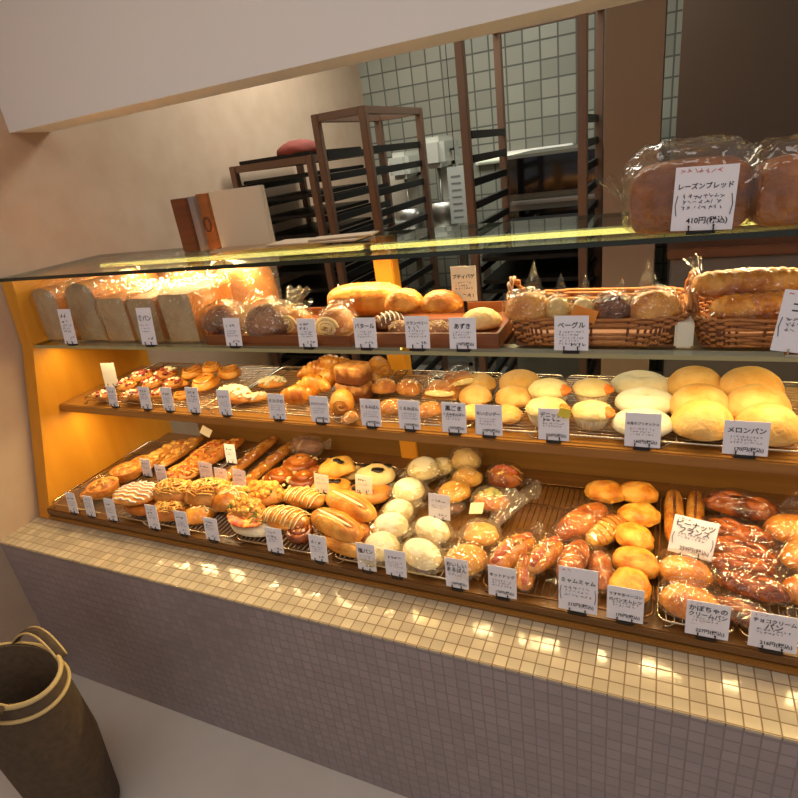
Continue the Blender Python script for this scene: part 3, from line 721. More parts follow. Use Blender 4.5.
# boards on the glass top at the back
m_bd = [wood('dark_board', (92, 50, 28), (116, 66, 36)), plain('grey_board', (142, 130, 126), .5), wood('mid_board', (150, 88, 44), (172, 104, 54)), plain('cream_board', (216, 196, 168), .6)]
def stood(name, x0t, y0t, x1b, yb, Y, th, mat, lab, cat='board'):
    a = aty(x0t, y0t, Y); b = aty(x1b, yb, Y)
    return a, b
YB = 1.335
def board(pxl, pxr, ytop, ybot, Y, th, mat, lab, nm='bakery_board', hole=False):
    pb = aty((pxl+pxr)/2, ybot, Y); w = (pxr-pxl)*depth(pb)/FPX/.93
    x0, x1 = pb.x-w/2, pb.x+w/2; zt = aty((pxl+pxr)/2, ytop, Y).z
    r = tag(empty(nm, (pb.x, Y, G1T)), lab, 'board', 'boards stood on the glass top')
    rbox('panel', (-w/2, 0, .0005), (w/2, th, zt-G1T), mat, r, .002)
    if hole:
        M().tube([(0-.012*cos(a), -.0008, (zt-G1T)*.45+.02*sin(a)) for a in [k*pi/8 for k in range(16)]], .004, 6, closed=True).build('hand_hole', m_bd[0], r)
    return r
board(183, 201, 196, 254, 1.36, .05, m_bd[0], 'dark brown board standing on edge nearest the plaster wall')
board(200, 208, 194, 253, 1.37, .05, m_bd[1], 'thin grey board on edge between the brown boards')
board(208, 222, 191, 252, 1.385, .05, m_bd[2], 'mid brown board on edge with a finger hole', hole=True)
board(217, 276, 186, 246, 1.345, .02, m_bd[3], 'large cream board facing the shop on the glass top')
for i, (px, py, wpx, d, rot, lab) in enumerate([(262, 247, 120, .10, 3, 'long cream cardboard sheet lying flat on the glass top, lowest'), (312, 242, 110, .09, -4, 'cardboard sheet lying on the long cream sheet beside the big board'), (338, 238, 70, .06, 6, 'small ragged cardboard offcut lying on top of the sheets')]):
    z = G1T+.004+i*.005; P = atz(px, py, z); w = wpx*depth(P)/FPX
    o = rbox('cardboard_sheet', (-w/2, -d/2, 0), (w/2, d/2, .004), plain('sheet_card', (196, 168, 132), .7), None, .001); o.location = (P.x, max(P.y, 1.25)+.03, z); o.rotation_euler = (0, 0, radians(rot)); tag(o, lab, 'cardboard', 'cardboard sheets on the glass top')

# ------------------------------------------------------------------ glass shelf
ZG = G2T
put('domeloaf', 'domed_loaf', 'bread', 43, 317, 38, ZG, 'domed white loaf in a bag, touching the wooden end panel', sy=1.0, sz=1.12, front=1.118, group=G)
put('domeloaf', 'domed_loaf', 'bread', 80, 317, 42, ZG, 'domed white loaf in a bag, second from the end panel', sy=1.0, sz=1.12, front=1.118, group=G)
for px, w, lab in ((110, 39, 'square white loaf end in a bag beside the domed loaves'), (140, 39, 'square white loaf end in a bag behind its own price card'), (174, 43, 'square white loaf end in a bag next to the brown bread tray')):
    put('squareloaf', 'square_loaf', 'bread', px, 321, w, ZG, lab, group=G, front=1.118, sz=1.15, sy=.95)
GL = 'bagged loaves behind the sliced ends'
for px, py, w, lab in ((122, 285, 40, 'golden bagged loaf at the back, nearest the end panel'), (160, 283, 42, 'golden bagged loaf at the back behind the square loaf card'), (200, 285, 46, 'golden bagged loaf at the back, glowing under the light bar'), (241, 288, 48, 'tall orange bagged loaf at the back before the dark rack')):
    put('backloaf', 'bagged_loaf', 'bread', px, py, w*1.1, ZG, lab, group=GL, sz=.84, dy=.02)
# shallow wooden trays
m_tray = wood('tray_wood', (112, 62, 30), (138, 80, 42))
def wood_tray(pl, pr, py, d, h, lab):
    a = atz(pl, py, ZG); b = atz(pr, py, ZG); w = b.x-a.x; y0 = 1.106
    r = tag(empty('wooden_tray', ((a.x+b.x)/2, y0+d/2, ZG)), lab, 'tray', 'wooden trays on the glass shelf'); t = .006
    rbox('tray_floor', (-w/2, -d/2, 0), (w/2, d/2, t), m_tray, r, .001)
    for nm, p, q in (('tray_side', (-w/2, -d/2, t), (w/2, -d/2+t, h)), ('tray_side', (-w/2, d/2-t, t), (w/2, d/2, h)), ('tray_side', (-w/2, -d/2+t, t), (-w/2+t, d/2-t, h)), ('tray_side', (w/2-t, -d/2+t, t), (w/2, d/2-t, h))):
        rbox(nm, p, q, m_tray, r, .001)
    return r
wood_tray(205, 352, 345, .26, .028, 'shallow dark wooden tray under the dark bagged loaves')
wood_tray(357, 500, 347, .26, .034, 'shallow wooden tray under the rye, seeded and golden loaves')
T1 = ZG+.007
put('darkloaf', 'dark_loaf', 'bread', 226, 317, 50, T1, 'dark bagged loaf behind the first card of the wooden tray', group=G)
put('darkloaf', 'dark_loaf', 'bread', 268, 319, 54, T1, 'big dark brown bagged loaf between two cards on the wooden tray', group=G, sz=1.1)
put('openend', 'spiral_loaf', 'bread', 297, 320, 34, T1, 'brown bagged loaf with spiral end, half hidden by a price card', group=G)
put('openend', 'spiral_loaf', 'bread', 335, 323, 42, T1, 'golden bagged loaf whose spiral end faces the shop', group=G, sz=.92)
put('bigcurve', 'curved_loaf', 'bread', 347, 311, 88, T1+.002, 'large curved golden loaf lying behind the spiral loaf', group=G).location.y += .10
put('rye', 'rye_loaf', 'bread', 391, 319, 34, T1, 'dark rye loaf with white flour stripes', group=G, rot=20)
put('goldloaf', 'golden_loaf', 'bread', 404, 299, 44, T1+.03, 'smooth golden loaf beside the orange post', group=G)
put('goldloaf', 'golden_loaf', 'bread', 441, 300, 46, T1+.03, 'smooth golden loaf under the clip card', group=G, sz=.9)
put('seed', 'seeded_loaf', 'bread', 402, 326, 32, T1, 'small seeded loaf beside the striped rye loaf', group=G)
put('seed', 'seeded_loaf', 'bread', 438, 327, 34, T1, 'small seeded loaf between two cards under the golden loaf', group=G)
put('paleloaf', 'pale_loaf', 'bread', 481, 317, 44, T1, 'pale smooth loaf beside the braided basket handle', group=G)
# wicker baskets
m_wick = plain('wicker', (150, 92, 44), .5, vary=(186, 122, 62), scale=50); m_wick2 = plain('wicker_dark', (112, 66, 32), .55)
def basket(pl, pr, py, d, h, lab):
    a = atz(pl, py, ZG); b = atz(pr, py, ZG); w = b.x-a.x; y0 = 1.112
    r = tag(empty('wicker_basket', ((a.x+b.x)/2, y0+d/2, ZG)), lab, 'basket', 'wicker baskets on the glass shelf')
    def ring(z, off, g, n=72):
        pts = []
        for k in range(n):
            u = 2*pi*k/n; cx, cy = cos(u), sin(u)
            x = math.copysign(abs(cx)**.35, cx)*(w/2*g+off*sin(k*pi/2+pi/4)*.004); y = math.copysign(abs(cy)**.35, cy)*(d/2*g+off*sin(k*pi/2+pi/4)*.004)
            pts.append((x, y, z+.0008*sin(k*1.7)))
        return pts
    m = M()
    for k in range(5): m.tube(ring(.006+k*.0055, (-1)**k, .90+.012*k), .003, 6, closed=True)
    mlow = m; m = M()
    for k in range(4): m.tube(ring(h-.026+k*.006, (-1)**k, .96+.01*k), .0034, 6, closed=True)
    m.build('rim_weave', m_wick, r)
    m = mlow; m.cur = 1
    for k, q in enumerate(ring(.006, 0, .92, 84)): m.tube([q, (q[0]*1.07, q[1]*1.07, h-.012)], .0026, 5)
    m.build('wicker_weave', [m_wick, m_wick2], r)
    rbox('basket_floor', (-w/2*.88, -d/2*.88, .001), (w/2*.88, d/2*.88, .006), m_wick2, r, .001)
    for s in (-1, 1):
        pts = [(s*w/2*(.98+.06*sin(q*pi)), -d/2*.62+d*.62*q, h-.005+.055*sin(q*pi)) for q in [i/16 for i in range(17)]]
        m = M()
        for ph in (0, pi): m.tube([(p[0]+.004*cos(i*1.1+ph), p[1], p[2]+.004*sin(i*1.1+ph)) for i, p in enumerate(pts)], .0042, 6)
        m.build('handle', m_wick, r)
    return r
basket(505, 688, 347, .24, .068, 'wicker basket holding the small pointed bread bags')
basket(693, 838, 349, .24, .064, 'wicker basket holding the ridged golden loaf')
T2 = ZG+.02
GB = 'small bagged breads in the wicker basket'
put('bagel', 'bagged_bread', 'bread', 525, 309, 52, T2+.03, 'round cream bread in a pointed bag at the basket end', group=GB)
put('bagsmall', 'bagged_bread', 'bread', 557, 309, 28, T2+.035, 'small cream bread in a pointed bag behind the list card', group=GB)
r = put('bagsmall', 'bagged_bread', 'bread', 582, 310, 28, T2+.033, 'small bagged bread with an orange label', group=GB)
rbox('orange_label', (-.034, -.0445, .012), (.034, -.043, .05), m_label, r, 0).rotation_euler = (0, radians(18), 0)
put('darkround', 'bagged_bread', 'bread', 612, 309, 44, T2+.03, 'dark fruit bread in a bag in the basket middle', group=GB)
put('bagel', 'bagged_bread', 'bread', 654, 307, 54, T2+.03, 'pale bread in a crinkled bag at the basket end by the white box', group=GB, rot=14)
put('ridged', 'ridged_loaf', 'bread', 752, 292, 116, T2+.055, 'ridged golden loaf in a bag, upper one in the second basket', group='ridged loaves in the second basket', rot=4).location.y += .05
put('ridged', 'ridged_loaf', 'bread', 767, 306, 112, T2+.02, 'ridged golden loaf in a bag, lower one towards the basket front', group='ridged loaves in the second basket', rot=8)
P = atz(683, 345, ZG); o = rbox('white_box', (-.016, -.02, 0), (.016, .03, .05), plain('white_plastic', (228, 220, 196), .4), None, .004); o.location = (P.x, 1.14, ZG); tag(o, 'small white box in the gap between the two wicker baskets', 'box')

# ------------------------------------------------------------------ wooden shelf
GS = 'bacon pastries on the wooden shelf'
for i, (px, py, w, zz, lab) in enumerate([
    (96, 396, 18, 0, 'small bacon pastry at the rack corner by the end panel'), (107, 394, 16, 0, 'bacon pastry behind the first white card'), (124, 397, 18, 0, 'bacon pastry between the first and second cards'),
    (127, 383, 22, .02, 'bacon pastry piled above the gap of the first two cards'), (136, 393, 20, .01, 'bacon pastry just behind the second card'), (142, 374, 22, .03, 'bacon pastry at the top rear of the pile'),
    (152, 381, 22, .02, 'bacon pastry piled over the second card'), (158, 392, 18, .01, 'bacon pastry between the second and third cards'), (166, 372, 24, .02, 'bacon pastry topping the pile next to the orange buns'), (172, 382, 20, .01, 'bacon pastry touching the orange buns')]):
    put('bacon', 'bacon_pastry', 'pastry', px, py, w, ZS+zz, lab, rot=i*47, group=GS)
GS = 'orange hollow buns on the wooden shelf'
for i, (px, py, w, zz, lab) in enumerate([
    (180, 381, 20, 0, 'orange bun beside the bacon pastries'), (182, 394, 18, 0, 'orange bun between the third and fourth cards'), (193, 371, 24, .02, 'orange bun with a dark hollow on top'),
    (205, 381, 30, .012, 'flat orange bun behind the fourth card'), (211, 366, 22, .03, 'orange bun highest of its pile'), (229, 371, 26, .01, 'orange bun at the end of the pile by the bare rack')]):
    put('curry', 'orange_bun', 'bun', px, py, w, ZS+zz, lab, rot=i*33, group=GS, sz=.95)
GS = 'white crumble breads'
put('streusel', 'crumble_bread', 'bread', 234, 393, 44, ZS, 'white crumble bread lying behind the fifth card', rot=-12, group=GS)
put('streusel', 'crumble_bread', 'bread', 272, 381, 30, ZS, 'white crumble bread at the rear beside the croissants', rot=10, group=GS)
put('streusel', 'crumble_bread', 'bread', 256, 396, 24, ZS, 'short crumble bread next to the front croissant', rot=30, group=GS)
GS = 'croissants on the wooden shelf'
for px, py, w, zz, rot, lab in [
    (297, 395, 36, 0, 20, 'croissant in front, beside the crumble bread'), (313, 384, 36, .012, 200, 'croissant second from the front of the pile'), (330, 378, 34, .016, 30, 'croissant in the pile middle next to the chocolate loaf'),
    (317, 370, 34, .025, 190, 'croissant in the rear of the pile'), (331, 364, 35, .04, 10, 'croissant on top of the pile')]:
    put('croissant', 'croissant', 'croissant', px, py, w, ZS+zz, lab, rot=rot, group=GS, sz=1.35)
GS = 'pastry rolls with layered ends'
put('pain', 'layered_roll', 'pastry', 341, 402, 24, ZS, 'layered pastry roll with its spiral end showing beside a card', group=GS, rot=25)
put('pain', 'layered_roll', 'pastry', 368, 373, 16, ZS+.02, 'layered roll behind the dusted loaves', group=GS)
put('pain', 'layered_roll', 'pastry', 379, 367, 22, ZS+.01, 'layered roll touching the orange post', group=GS, rot=50)
put('pain', 'layered_roll', 'pastry', 375, 380, 16, ZS+.0, 'layered roll standing between dusted loaf and wrapped roll', group=GS, rot=10)
GS = 'chocolate loaves on the wooden shelf'
put('chocoloaf', 'dusted_loaf', 'bread', 353, 371, 32, ZS+.052, 'square dusted chocolate loaf on top of another', group=GS, rot=-8)
put('chocoloaf', 'dusted_loaf', 'bread', 354, 388, 32, ZS, 'square chocolate loaf underneath the dusted one', group=GS, rot=-8)
GS = 'wrapped rolls on the wooden shelf'
for px, py, w, zz, rot, lab in [(384, 385, 31, .01, 10, 'wrapped roll directly under the orange post'), (391, 405, 30, 0, 30, 'wrapped roll between two cards in front of the post'), (350, 416, 22, 0, 70, 'wrapped roll whose yellow bag end pokes over the shelf front'), (409, 386, 34, .01, -20, 'wrapped roll behind the second roll card'), (429, 408, 31, 0, 40, 'wrapped roll next to the taped sandwich bag')]:
    put('wrap', 'wrapped_roll', 'bread', px, py, w, ZS+zz, lab, rot=rot, group=GS)
GS = 'bagged sandwiches on the wooden shelf'
put('sandwich', 'bagged_sandwich', 'sandwich', 441, 386, 42, ZS+.008, 'bagged bread with black tape across the fold', group=GS)
put('sandwich', 'bagged_sandwich', 'sandwich', 459, 376, 38, ZS+.02, 'bagged bread behind the taped one', group=GS, rot=40)
GS = 'golden sugar buns'
for px, py, w, lab in [(479, 381, 36, 'golden sugar bun in the back row beside the sandwich bags'), (475, 393, 36, 'golden sugar bun behind two price cards'), (520, 379, 42, 'golden sugar bun in the back row by the muffins'), (514, 394, 38, 'golden sugar bun in the middle by the muffins'), (507, 412, 32, 'golden sugar bun in front, partly behind a card'), (472, 410, 26, 'golden sugar bun glimpsed between two cards')]:
    put('sugar', 'sugar_bun', 'bun', px, py, w, ZS, lab, group=GS, rot=px)
GS = 'pale muffins on the wooden shelf'
for px, py, w, lab in [(549, 392, 40, 'pale muffin in the back row next to the golden buns'), (547, 411, 42, 'pale muffin in front with a card before it'), (592, 391, 38, 'pale muffin in the back row next to the oval brioche'), (592, 414, 40, 'pale muffin showing its fluted paper cup')]:
    put('muffin', 'muffin', 'muffin', px, py, w, ZS, lab, group=GS, rot=-15)
GS = 'oval white brioches'
for px, py, w, lab in [(640, 382, 54, 'oval white brioche in the back, dimple in view'), (645, 399, 55, 'oval white brioche in the middle of three'), (642, 420, 56, 'oval white brioche in front, behind its card')]:
    put('brioche', 'oval_brioche', 'bun', px, py, w, ZS, lab, group=GS)
GS = 'melon buns'
for px, py, w, lab in [(695, 382, 50, 'melon bun in the back row next to the brioches'), (700, 401, 54, 'melon bun in the middle row next to the brioches'), (703, 423, 57, 'melon bun in the front row, fully in view'), (750, 385, 57, 'melon bun in the back row at the far side from the brioches'), (757, 403, 57, 'melon bun in the middle row at the far side from the brioches'), (769, 426, 58, 'melon bun in front partly hidden by its card')]:
    put('melon', 'melon_bun', 'bun', px, py, w, ZS, lab, group=GS, rot=px*3)

# ------------------------------------------------------------------ bottom deck
Z = ZD
GD = 'savoury tarts by the end panel'
for px, py, w, zz, lab in [(89, 493, 16, 0, 'small tart glimpsed between the first two deck cards'), (103, 486, 30, .01, 'savoury tart with browned topping in front, by the end panel'), (126, 470, 29, .006, 'savoury tart behind the front one along the panel'), (142, 461, 22, .006, 'savoury tart half hidden by a mid-deck card')]:
    put('tart', 'savoury_tart', 'tart', px, py, w, Z+zz, lab, group=GD, rot=px)
put('flatbun', 'flat_bun', 'bun', 137, 509, 52, Z, 'flat brown bun under the striped pie')
put('stripedpie', 'striped_pie', 'pie', 136, 492, 52, Z+.032, 'flat pie with white icing stripes on a brown bun', sz=.9)
GD = 'long topped flatbreads'
put('cheesebag', 'cheese_flatbread', 'bread', 161, 453, 0, Z+.012, 'long yellow cheese flatbread nearest the end panel', rot=88, scale=1.0, group=GD)
put('cheesebag', 'cheese_flatbread', 'bread', 181, 449, 0, Z, 'long yellow cheese flatbread, second from the end panel', rot=92, scale=.95, group=GD)
put('pizzabag', 'tomato_flatbread', 'bread', 203, 452, 0, Z+.01, 'long red tomato flatbread with a pale back end', rot=90, scale=.95, group=GD)
put('pizzabag', 'tomato_flatbread', 'bread', 222, 450, 0, Z, 'long red tomato flatbread behind the small white card', rot=86, scale=.9, group=GD)
put('pizza', 'round_pizza', 'pizza', 183, 471, 34, Z+.012, 'round red pizza bread in front of the flatbreads')
GD = 'shredded cheese buns'
put('noodle', 'cheese_bun', 'bun', 172, 489, 45, Z+.026, 'bun with shredded cheese next to the striped pie', group=GD)
put('noodle', 'cheese_bun', 'bun', 208, 490, 51, Z+.026, 'bun heaped with yellow shreds below the big mid card', group=GD, rot=10)
put('noodle', 'cheese_bun', 'bun', 166, 510, 40, Z, 'shredded cheese bun at the front between the third and fourth cards', group=GD)
GD = 'glazed buns of the bottom deck'
put('glazed', 'glazed_bun', 'bun', 229, 496, 38, Z+.022, 'glossy orange bun next to the yellow shredded bun', group=GD)
put('glazed', 'glazed_bun', 'bun', 199, 511, 32, Z, 'glossy orange bun at the front behind the fourth and fifth cards', group=GD)
GD = 'cheese sticks in clear sleeves'
put('stick', 'cheese_stick', 'bread', 250, 456, 0, Z, 'long cheese stick in a clear sleeve beside the small white card', rot=90, scale=.95, group=GD)
put('stick', 'cheese_stick', 'bread', 272, 459, 0, Z, 'long cheese stick in a clear sleeve beside the nut twists', rot=88, scale=.95, group=GD)
GD = 'almond twists'
for px, py, w, zz, lab in [(299, 463, 39, .0, 'almond twist at the back of its tray'), (280, 477, 38, .01, 'almond twist beside the sleeved cheese stick'), (304, 479, 37, .008, 'almond twist just in front of the back one'), (316, 470, 22, 0, 'almond twist tucked beside the yellow raisin bun')]:
    put('nut', 'almond_twist', 'pastry', px, py, w, Z+zz, lab, group=GD, rot=px*5)
GD = 'cheese breads with corn'
put('corn', 'corn_bread', 'bread', 262, 491, 50, Z+.012, 'corn topped bread behind the others, touching the twists', group=GD)
put('corn', 'corn_bread', 'bread', 246, 507, 46, Z+.02, 'corn topped bread between glazed bun and striped rolls', group=GD, rot=-15)
put('ham', 'ham_bread', 'bread', 244, 527, 56, Z, 'pale bread heaped with browned cheese at the deck front', rot=-14)
GD = 'rolls with mayonnaise stripes'
put('stripe', 'striped_roll', 'bread', 302, 495, 52, Z+.012, 'mayonnaise striped roll at the back', group=GD, rot=-8)
put('stripe', 'striped_roll', 'bread', 284, 515, 58, Z+.022, 'mayonnaise striped roll in front, over the spiral pastry', group=GD, rot=-6)
put('swirl', 'spiral_pastry', 'pastry', 298, 536, 33, Z, 'brown spiral pastry at the front between two cards')
GD = 'yellow raisin buns'
put('raisin', 'raisin_bun', 'bun', 337, 464, 38, Z+.034, 'yellow raisin bun on top of another', group=GD)
put('raisin', 'raisin_bun', 'bun', 330, 486, 42, Z, 'yellow raisin bun below, partly behind a mid card', group=GD, rot=40)
GD = 'cream buns with black beans'
put('bean', 'black_bean_bun', 'bun', 375, 472, 40, Z+.028, 'cream bun with black beans on top of the chocolate chip bun', group=GD)
put('bean', 'black_bean_bun', 'bun', 352, 470, 24, Z+.01, 'cream bun with black beans tucked behind the upper one', group=GD, rot=120)
put('beanchoc', 'chocolate_bun', 'bun', 371, 489, 46, Z, 'flat bun with chocolate chips under the black bean bun', group=None)
GD = 'long cream filled rolls'
put('creamroll', 'cream_roll', 'bread', 350, 502, 68, Z+.030, 'long golden cream roll at the rear of the pile', group=GD, rot=-22)
put('creamroll', 'cream_roll', 'bread', 336, 521, 70, Z+.026, 'long golden cream roll in front on the pile', group=GD, rot=-20)
put('creamroll', 'cream_roll', 'bread', 352, 524, 56, Z, 'long golden cream roll underneath, its end by the white bun', group=GD, rot=-20)
put('creamroll', 'cream_roll', 'bread', 341, 546, 56, Z, 'plain brown-bottomed cream roll at the deck front', group=GD, rot=-14)
GD = 'white bagged buns'
for px, py, w, zz, lab in [(423, 466, 33, .012, 'white bun at the back beside the orange post'), (441, 464, 26, 0, 'white bun behind the back one, in crinkled bag'), (408, 487, 33, .02, 'white bun fully round in the middle of the row'), (398, 508, 31, .012, 'white bun between two others in the row'), (390, 523, 36, .01, 'white bun next to the cream rolls'), (379, 546, 38, .0, 'white bun at the front behind a price card')]:
    put('white', 'white_bun', 'bun', px, py, w, Z+zz, lab, group=GD, rot=px*7)
GD = 'white oval bagged buns'
put('whiteoval', 'white_oval_bun', 'bun', 432, 527, 42, Z, 'oval white bun in a bag below the mid price card', group=GD, rot=-28)
put('whiteoval', 'white_oval_bun', 'bun', 419, 555, 48, Z, 'oval white bun in a bag at the deck front', group=GD, rot=-30)
GD = 'bagged yellow buns'
put('bagtall', 'tall_bagged_bun', 'bun', 466, 457, 32, Z+.012, 'cream bun in a tall gathered bag against the back board', group=None)
put('baground', 'bagged_round_bun', 'bun', 467, 475, 32, Z+.01, 'round golden bun in a bag just below the tall bag', group=GD)
put('baground', 'bagged_round_bun', 'bun', 454, 489, 36, Z+.012, 'round golden bun in a bag behind the mid card', group=GD, rot=50)
put('baground', 'bagged_round_bun', 'bun', 466, 556, 46, Z, 'big yellow bun in a bag behind the front card', group=GD, rot=200)
put('twistbag', 'bagged_dark_roll', 'bread', 456, 507, 22, Z, 'small dark roll in a bag peeping from behind the mid card', rot=60)
put('twistbag', 'bagged_dark_roll', 'bread', 501, 514, 28, Z, 'small dark roll in a bag along the empty wire tray', rot=70)
put('sausage', 'sausage_bun', 'bun', 505, 474, 36, Z+.006, 'brown sausage bun in a bag against the empty tray')
put('salad', 'salad_roll', 'bread', 491, 497, 40, Z+.008, 'salad roll in a bag with a fanned gathered end')
put('conebag', 'slip_bagged_bun', 'bun', 481, 531, 38, Z+.01, 'yellow bun in a milky bag with a paper slip')
GD = 'bagged hot dogs'
put('hotdog', 'hot_dog', 'bread', 512, 548, 62, Z+.012, 'bagged hot dog with cheese next to its front card', group=GD, rot=62)
put('hotdog', 'hot_dog', 'bread', 545, 551, 56, Z+.022, 'bagged hot dog lying lengthwise on the other ones', group=GD, rot=70)
put('hotdog', 'hot_dog', 'bread', 523, 574, 50, Z, 'bagged hot dog lowest at the deck front', group=GD, rot=100)
GD = 'bagged long rolls'
put('longbag', 'long_roll', 'bread', 582, 517, 70, Z+.01, 'long brown roll in a bag beside the empty tray area', group=GD, rot=58)
put('striproll', 'striped_bagged_roll', 'bread', 605, 528, 54, Z, 'yellow roll with baked stripes next to the round cheese buns', rot=62)
put('longbag', 'long_roll', 'bread', 573, 556, 62, Z+.012, 'long orange roll in a bag just above the big front card', group=GD, rot=80)
put('longbag', 'long_roll', 'bread', 601, 566, 54, Z, 'long orange roll in a bag between big card and cheese buns', group=GD, rot=100)
GD = 'round yellow cheese buns'
for px, py, w, lab in [(605, 489, 38, 'round yellow bun at the very back beside the column of five'), (638, 490, 38, 'round yellow bun, fifth from the deck front'), (639, 512, 40, 'round yellow bun, fourth from the deck front'), (634, 534, 42, 'round yellow bun, third from the deck front'), (636, 559, 46, 'round yellow bun, second from the deck front'), (630, 584, 49, 'round yellow bun at the deck front behind its card')]:
    put('cheesebun', 'round_cheese_bun', 'bun', px, py, w, Z+.008, lab, group=GD, rot=px*11)
GD = 'peanut cream baguettes'
put('creambag', 'cream_baguette', 'bread', 674, 513, 0, Z, 'slit cream baguette next to the round yellow buns', group=GD, rot=90, scale=.95)
put('creambag', 'cream_baguette', 'bread', 695, 512, 0, Z, 'slit cream baguette next to the dark braided bread', group=GD, rot=87, scale=.86)
GD = 'dark glossy braided breads'
for px, py, w, zz, rot, lab in [(742, 503, 68, .012, -12, 'dark glossy braided bread at the very back'), (738, 530, 64, .01, -16, 'dark glossy braided bread, second from the back'), (741, 548, 64, .012, -14, 'dark glossy braided bread, third from the back'), (742, 564, 62, .008, -10, 'dark glossy braided bread, fourth from the back'), (752, 583, 64, .014, -12, 'dark glossy braided bread with the long white glint'), (743, 610, 60, .004, -20, 'dark glossy braided bread at the deck front between two cards')]:
    put('braid', 'braided_bread', 'bread', px, py, w, Z+zz, lab, group=GD, rot=rot, sy=.85)
GD = 'bagged orange buns'
put('pumpkin', 'bagged_orange_bun', 'bun', 685, 568, 52, Z+.008, 'orange bun in a bag below the peanut card', group=GD, rot=-8)
put('pumpkin', 'bagged_orange_bun', 'bun', 690, 600, 58, Z, 'orange bun in a bag behind the pumpkin bread card', group=GD, rot=-8)
put('pumpkin', 'bagged_orange_bun', 'bun', 795, 526, 54, Z+.01, 'orange bun in a bag past the braided breads, rear one', group=GD)
put('pumpkin', 'bagged_orange_bun', 'bun', 808, 552, 54, Z+.01, 'orange bun in a bag past the braided breads, middle one', group=GD, rot=30)
put('pumpkin', 'bagged_orange_bun', 'bun', 812, 588, 56, Z, 'orange bun in a bag past the braided breads, front one', group=GD, rot=10)
put('twistbag', 'bagged_dark_roll', 'bread', 308, 441, 36, Z+.03, 'dark wrapped pastry leaning on the back board above the twists', tilt=(40, 0))

# ------------------------------------------------------------------ price cards
TXT = {}
def text_mesh(body, size, align='CENTER'):
    cu = bpy.data.curves.new('writing', 'FONT'); cu.body = body; cu.size = size; cu.align_x = align; cu.resolution_u = 2; cu.offset = size*.018
    o = bpy.data.objects.new('writing', cu); COL.objects.link(o); dg = bpy.context.evaluated_depsgraph_get()
    me = bpy.data.meshes.new_from_object(o.evaluated_get(dg)); bpy.data.objects.remove(o); bpy.data.curves.remove(cu)
    return me
def add_text(m, body, x, z, size, w, align='CENTER'):
    me = text_mesh(body, size, align); xs = [v.co.x for v in me.vertices]
    if not xs: return
    k = min(1, w/(max(xs)-min(xs)))
    off = x if align == 'LEFT' else (x if align == 'CENTER' else x)
    m.add([(v.co.x*k+off, -.0012, v.co.y+z) for v in me.vertices], [tuple(p.vertices) for p in me.polygons]); bpy.data.meshes.remove(me)
def scribble(m, x0, x1, z, s, seed):
    """an illegible handwritten line: short pen strokes, no characters"""
    rnd = random.Random(seed); x = x0
    while x < x1-s:
        for _ in range(rnd.randint(1, 3)):
            a = rnd.uniform(0, pi); cx = x+s*rnd.uniform(.3, .7); cz = z+s*rnd.uniform(.3, .7); L = s*rnd.uniform(.25, .5); t = s*.07
            dx, dz = cos(a)*L, sin(a)*L
            m.add([(cx-dx+dz/L*t, -.0011, cz-dz-dx/L*t), (cx+dx+dz/L*t, -.0011, cz+dz-dx/L*t), (cx+dx-dz/L*t, -.0011, cz+dz+dx/L*t), (cx-dx-dz/L*t, -.0011, cz-dz+dx/L*t)], [(0, 1, 2, 3)])
        x += s*rnd.uniform(.9, 1.25)
def card(px, pyb, wpx, pyt, zb, title, price, label, tilt=0, lean=-8, pink=None, clip='black', paper=None, group=None, brack=False, yaw=0, lines=3, bare=False, Y=None):
    P = atz(px, pyb, zb+.006)
    if Y: P = atz(px, proj(Vector((0, Y, zb+.006)))[1], zb+.006); P = aty(px, pyb, Y); P.z = zb+.006
    w = wpx*depth(P)/FPX/.97
    y0 = proj(P)[1]; y1 = proj(P+Vector((0, -.1*sin(radians(lean)), .1*cos(radians(lean)))))[1]; h = (pyb-pyt)/(y0-y1)*.1
    r = empty('price_card', (P.x, P.y, zb)); r.rotation_euler = (0, 0, radians(yaw)); tag(r, label, 'price card', group)
    c = rbox('card', (-w/2, -.0005, 0), (w/2, .0005, h), paper or m_card, r, 0); c.location = (0, 0, .006); c.rotation_euler = (radians(lean), radians(tilt), 0)
    if not bare:
        m = M(); g = M(); n = len(title); zt = h*(.66 if n == 1 else .74)
        for i, t in enumerate(title):
            if t.startswith('~'): scribble(m, -w*.38, w*.30, zt-i*h*.155, h*.13, hash_(label)+i)
            else: add_text(m, t, 0, zt-i*h*.165, min(h*.19, w*.86/max(3, len(t))*1.05), w*.88)
        if price: add_text(m, price, w*.08, h*.12, min(h*.15, w*.13), w*.78)
        else: scribble(m, -w*.05, w*.42, h*.12, h*.11, hash_(label)+9)
        for k in range(lines): scribble(g, -w*.36, w*(.38-.1*(k % 2)), h*(.50-.085*k), h*.075, hash_(label)+20+k)
        if brack:
            for s in (-1, 1): m.tube([(s*(w*.46-.012*w*0-abs(q)*w*.03), -.0012, h*.40+q*h*.16) for q in (-1, -.5, 0, .5, 1)], .0006, 4)
        o = m.build('lettering', m_ink, c, smooth=False); o2 = g.build('small_lettering', m_grey, c, smooth=False)
        if pink:
            q = M(); scribble(q, -w*.42, -w*.42+w*pink, h*.89, h*.08, hash_(label)+40); q.build('pink_lettering', m_pink, c, smooth=False)
    if clip:
        mm = m_black if clip == 'black' else m_chrome
        k = M().box((-w*.24, -.003, .0), (w*.24, .012, .0045))
        for s in (-1, 1): k.tube([(s*w*.2, -.0035, .003), (s*w*.2, -.004+.1*0, .012), (s*w*.2, -.0038, .0135)], .0012, 6); k.blob(.0018, .0018, .0018, 1, 0, 1, 0, 8, 6, c=(s*w*.2, -.0038, .0125))
        k.build('clip', mm, r, smooth=False)
    return r
def hash_(s):
    v = 7
    for ch in s: v = (v*31+ord(ch)) % 1000003
    return v
A = 'price cards along the glass shelf'
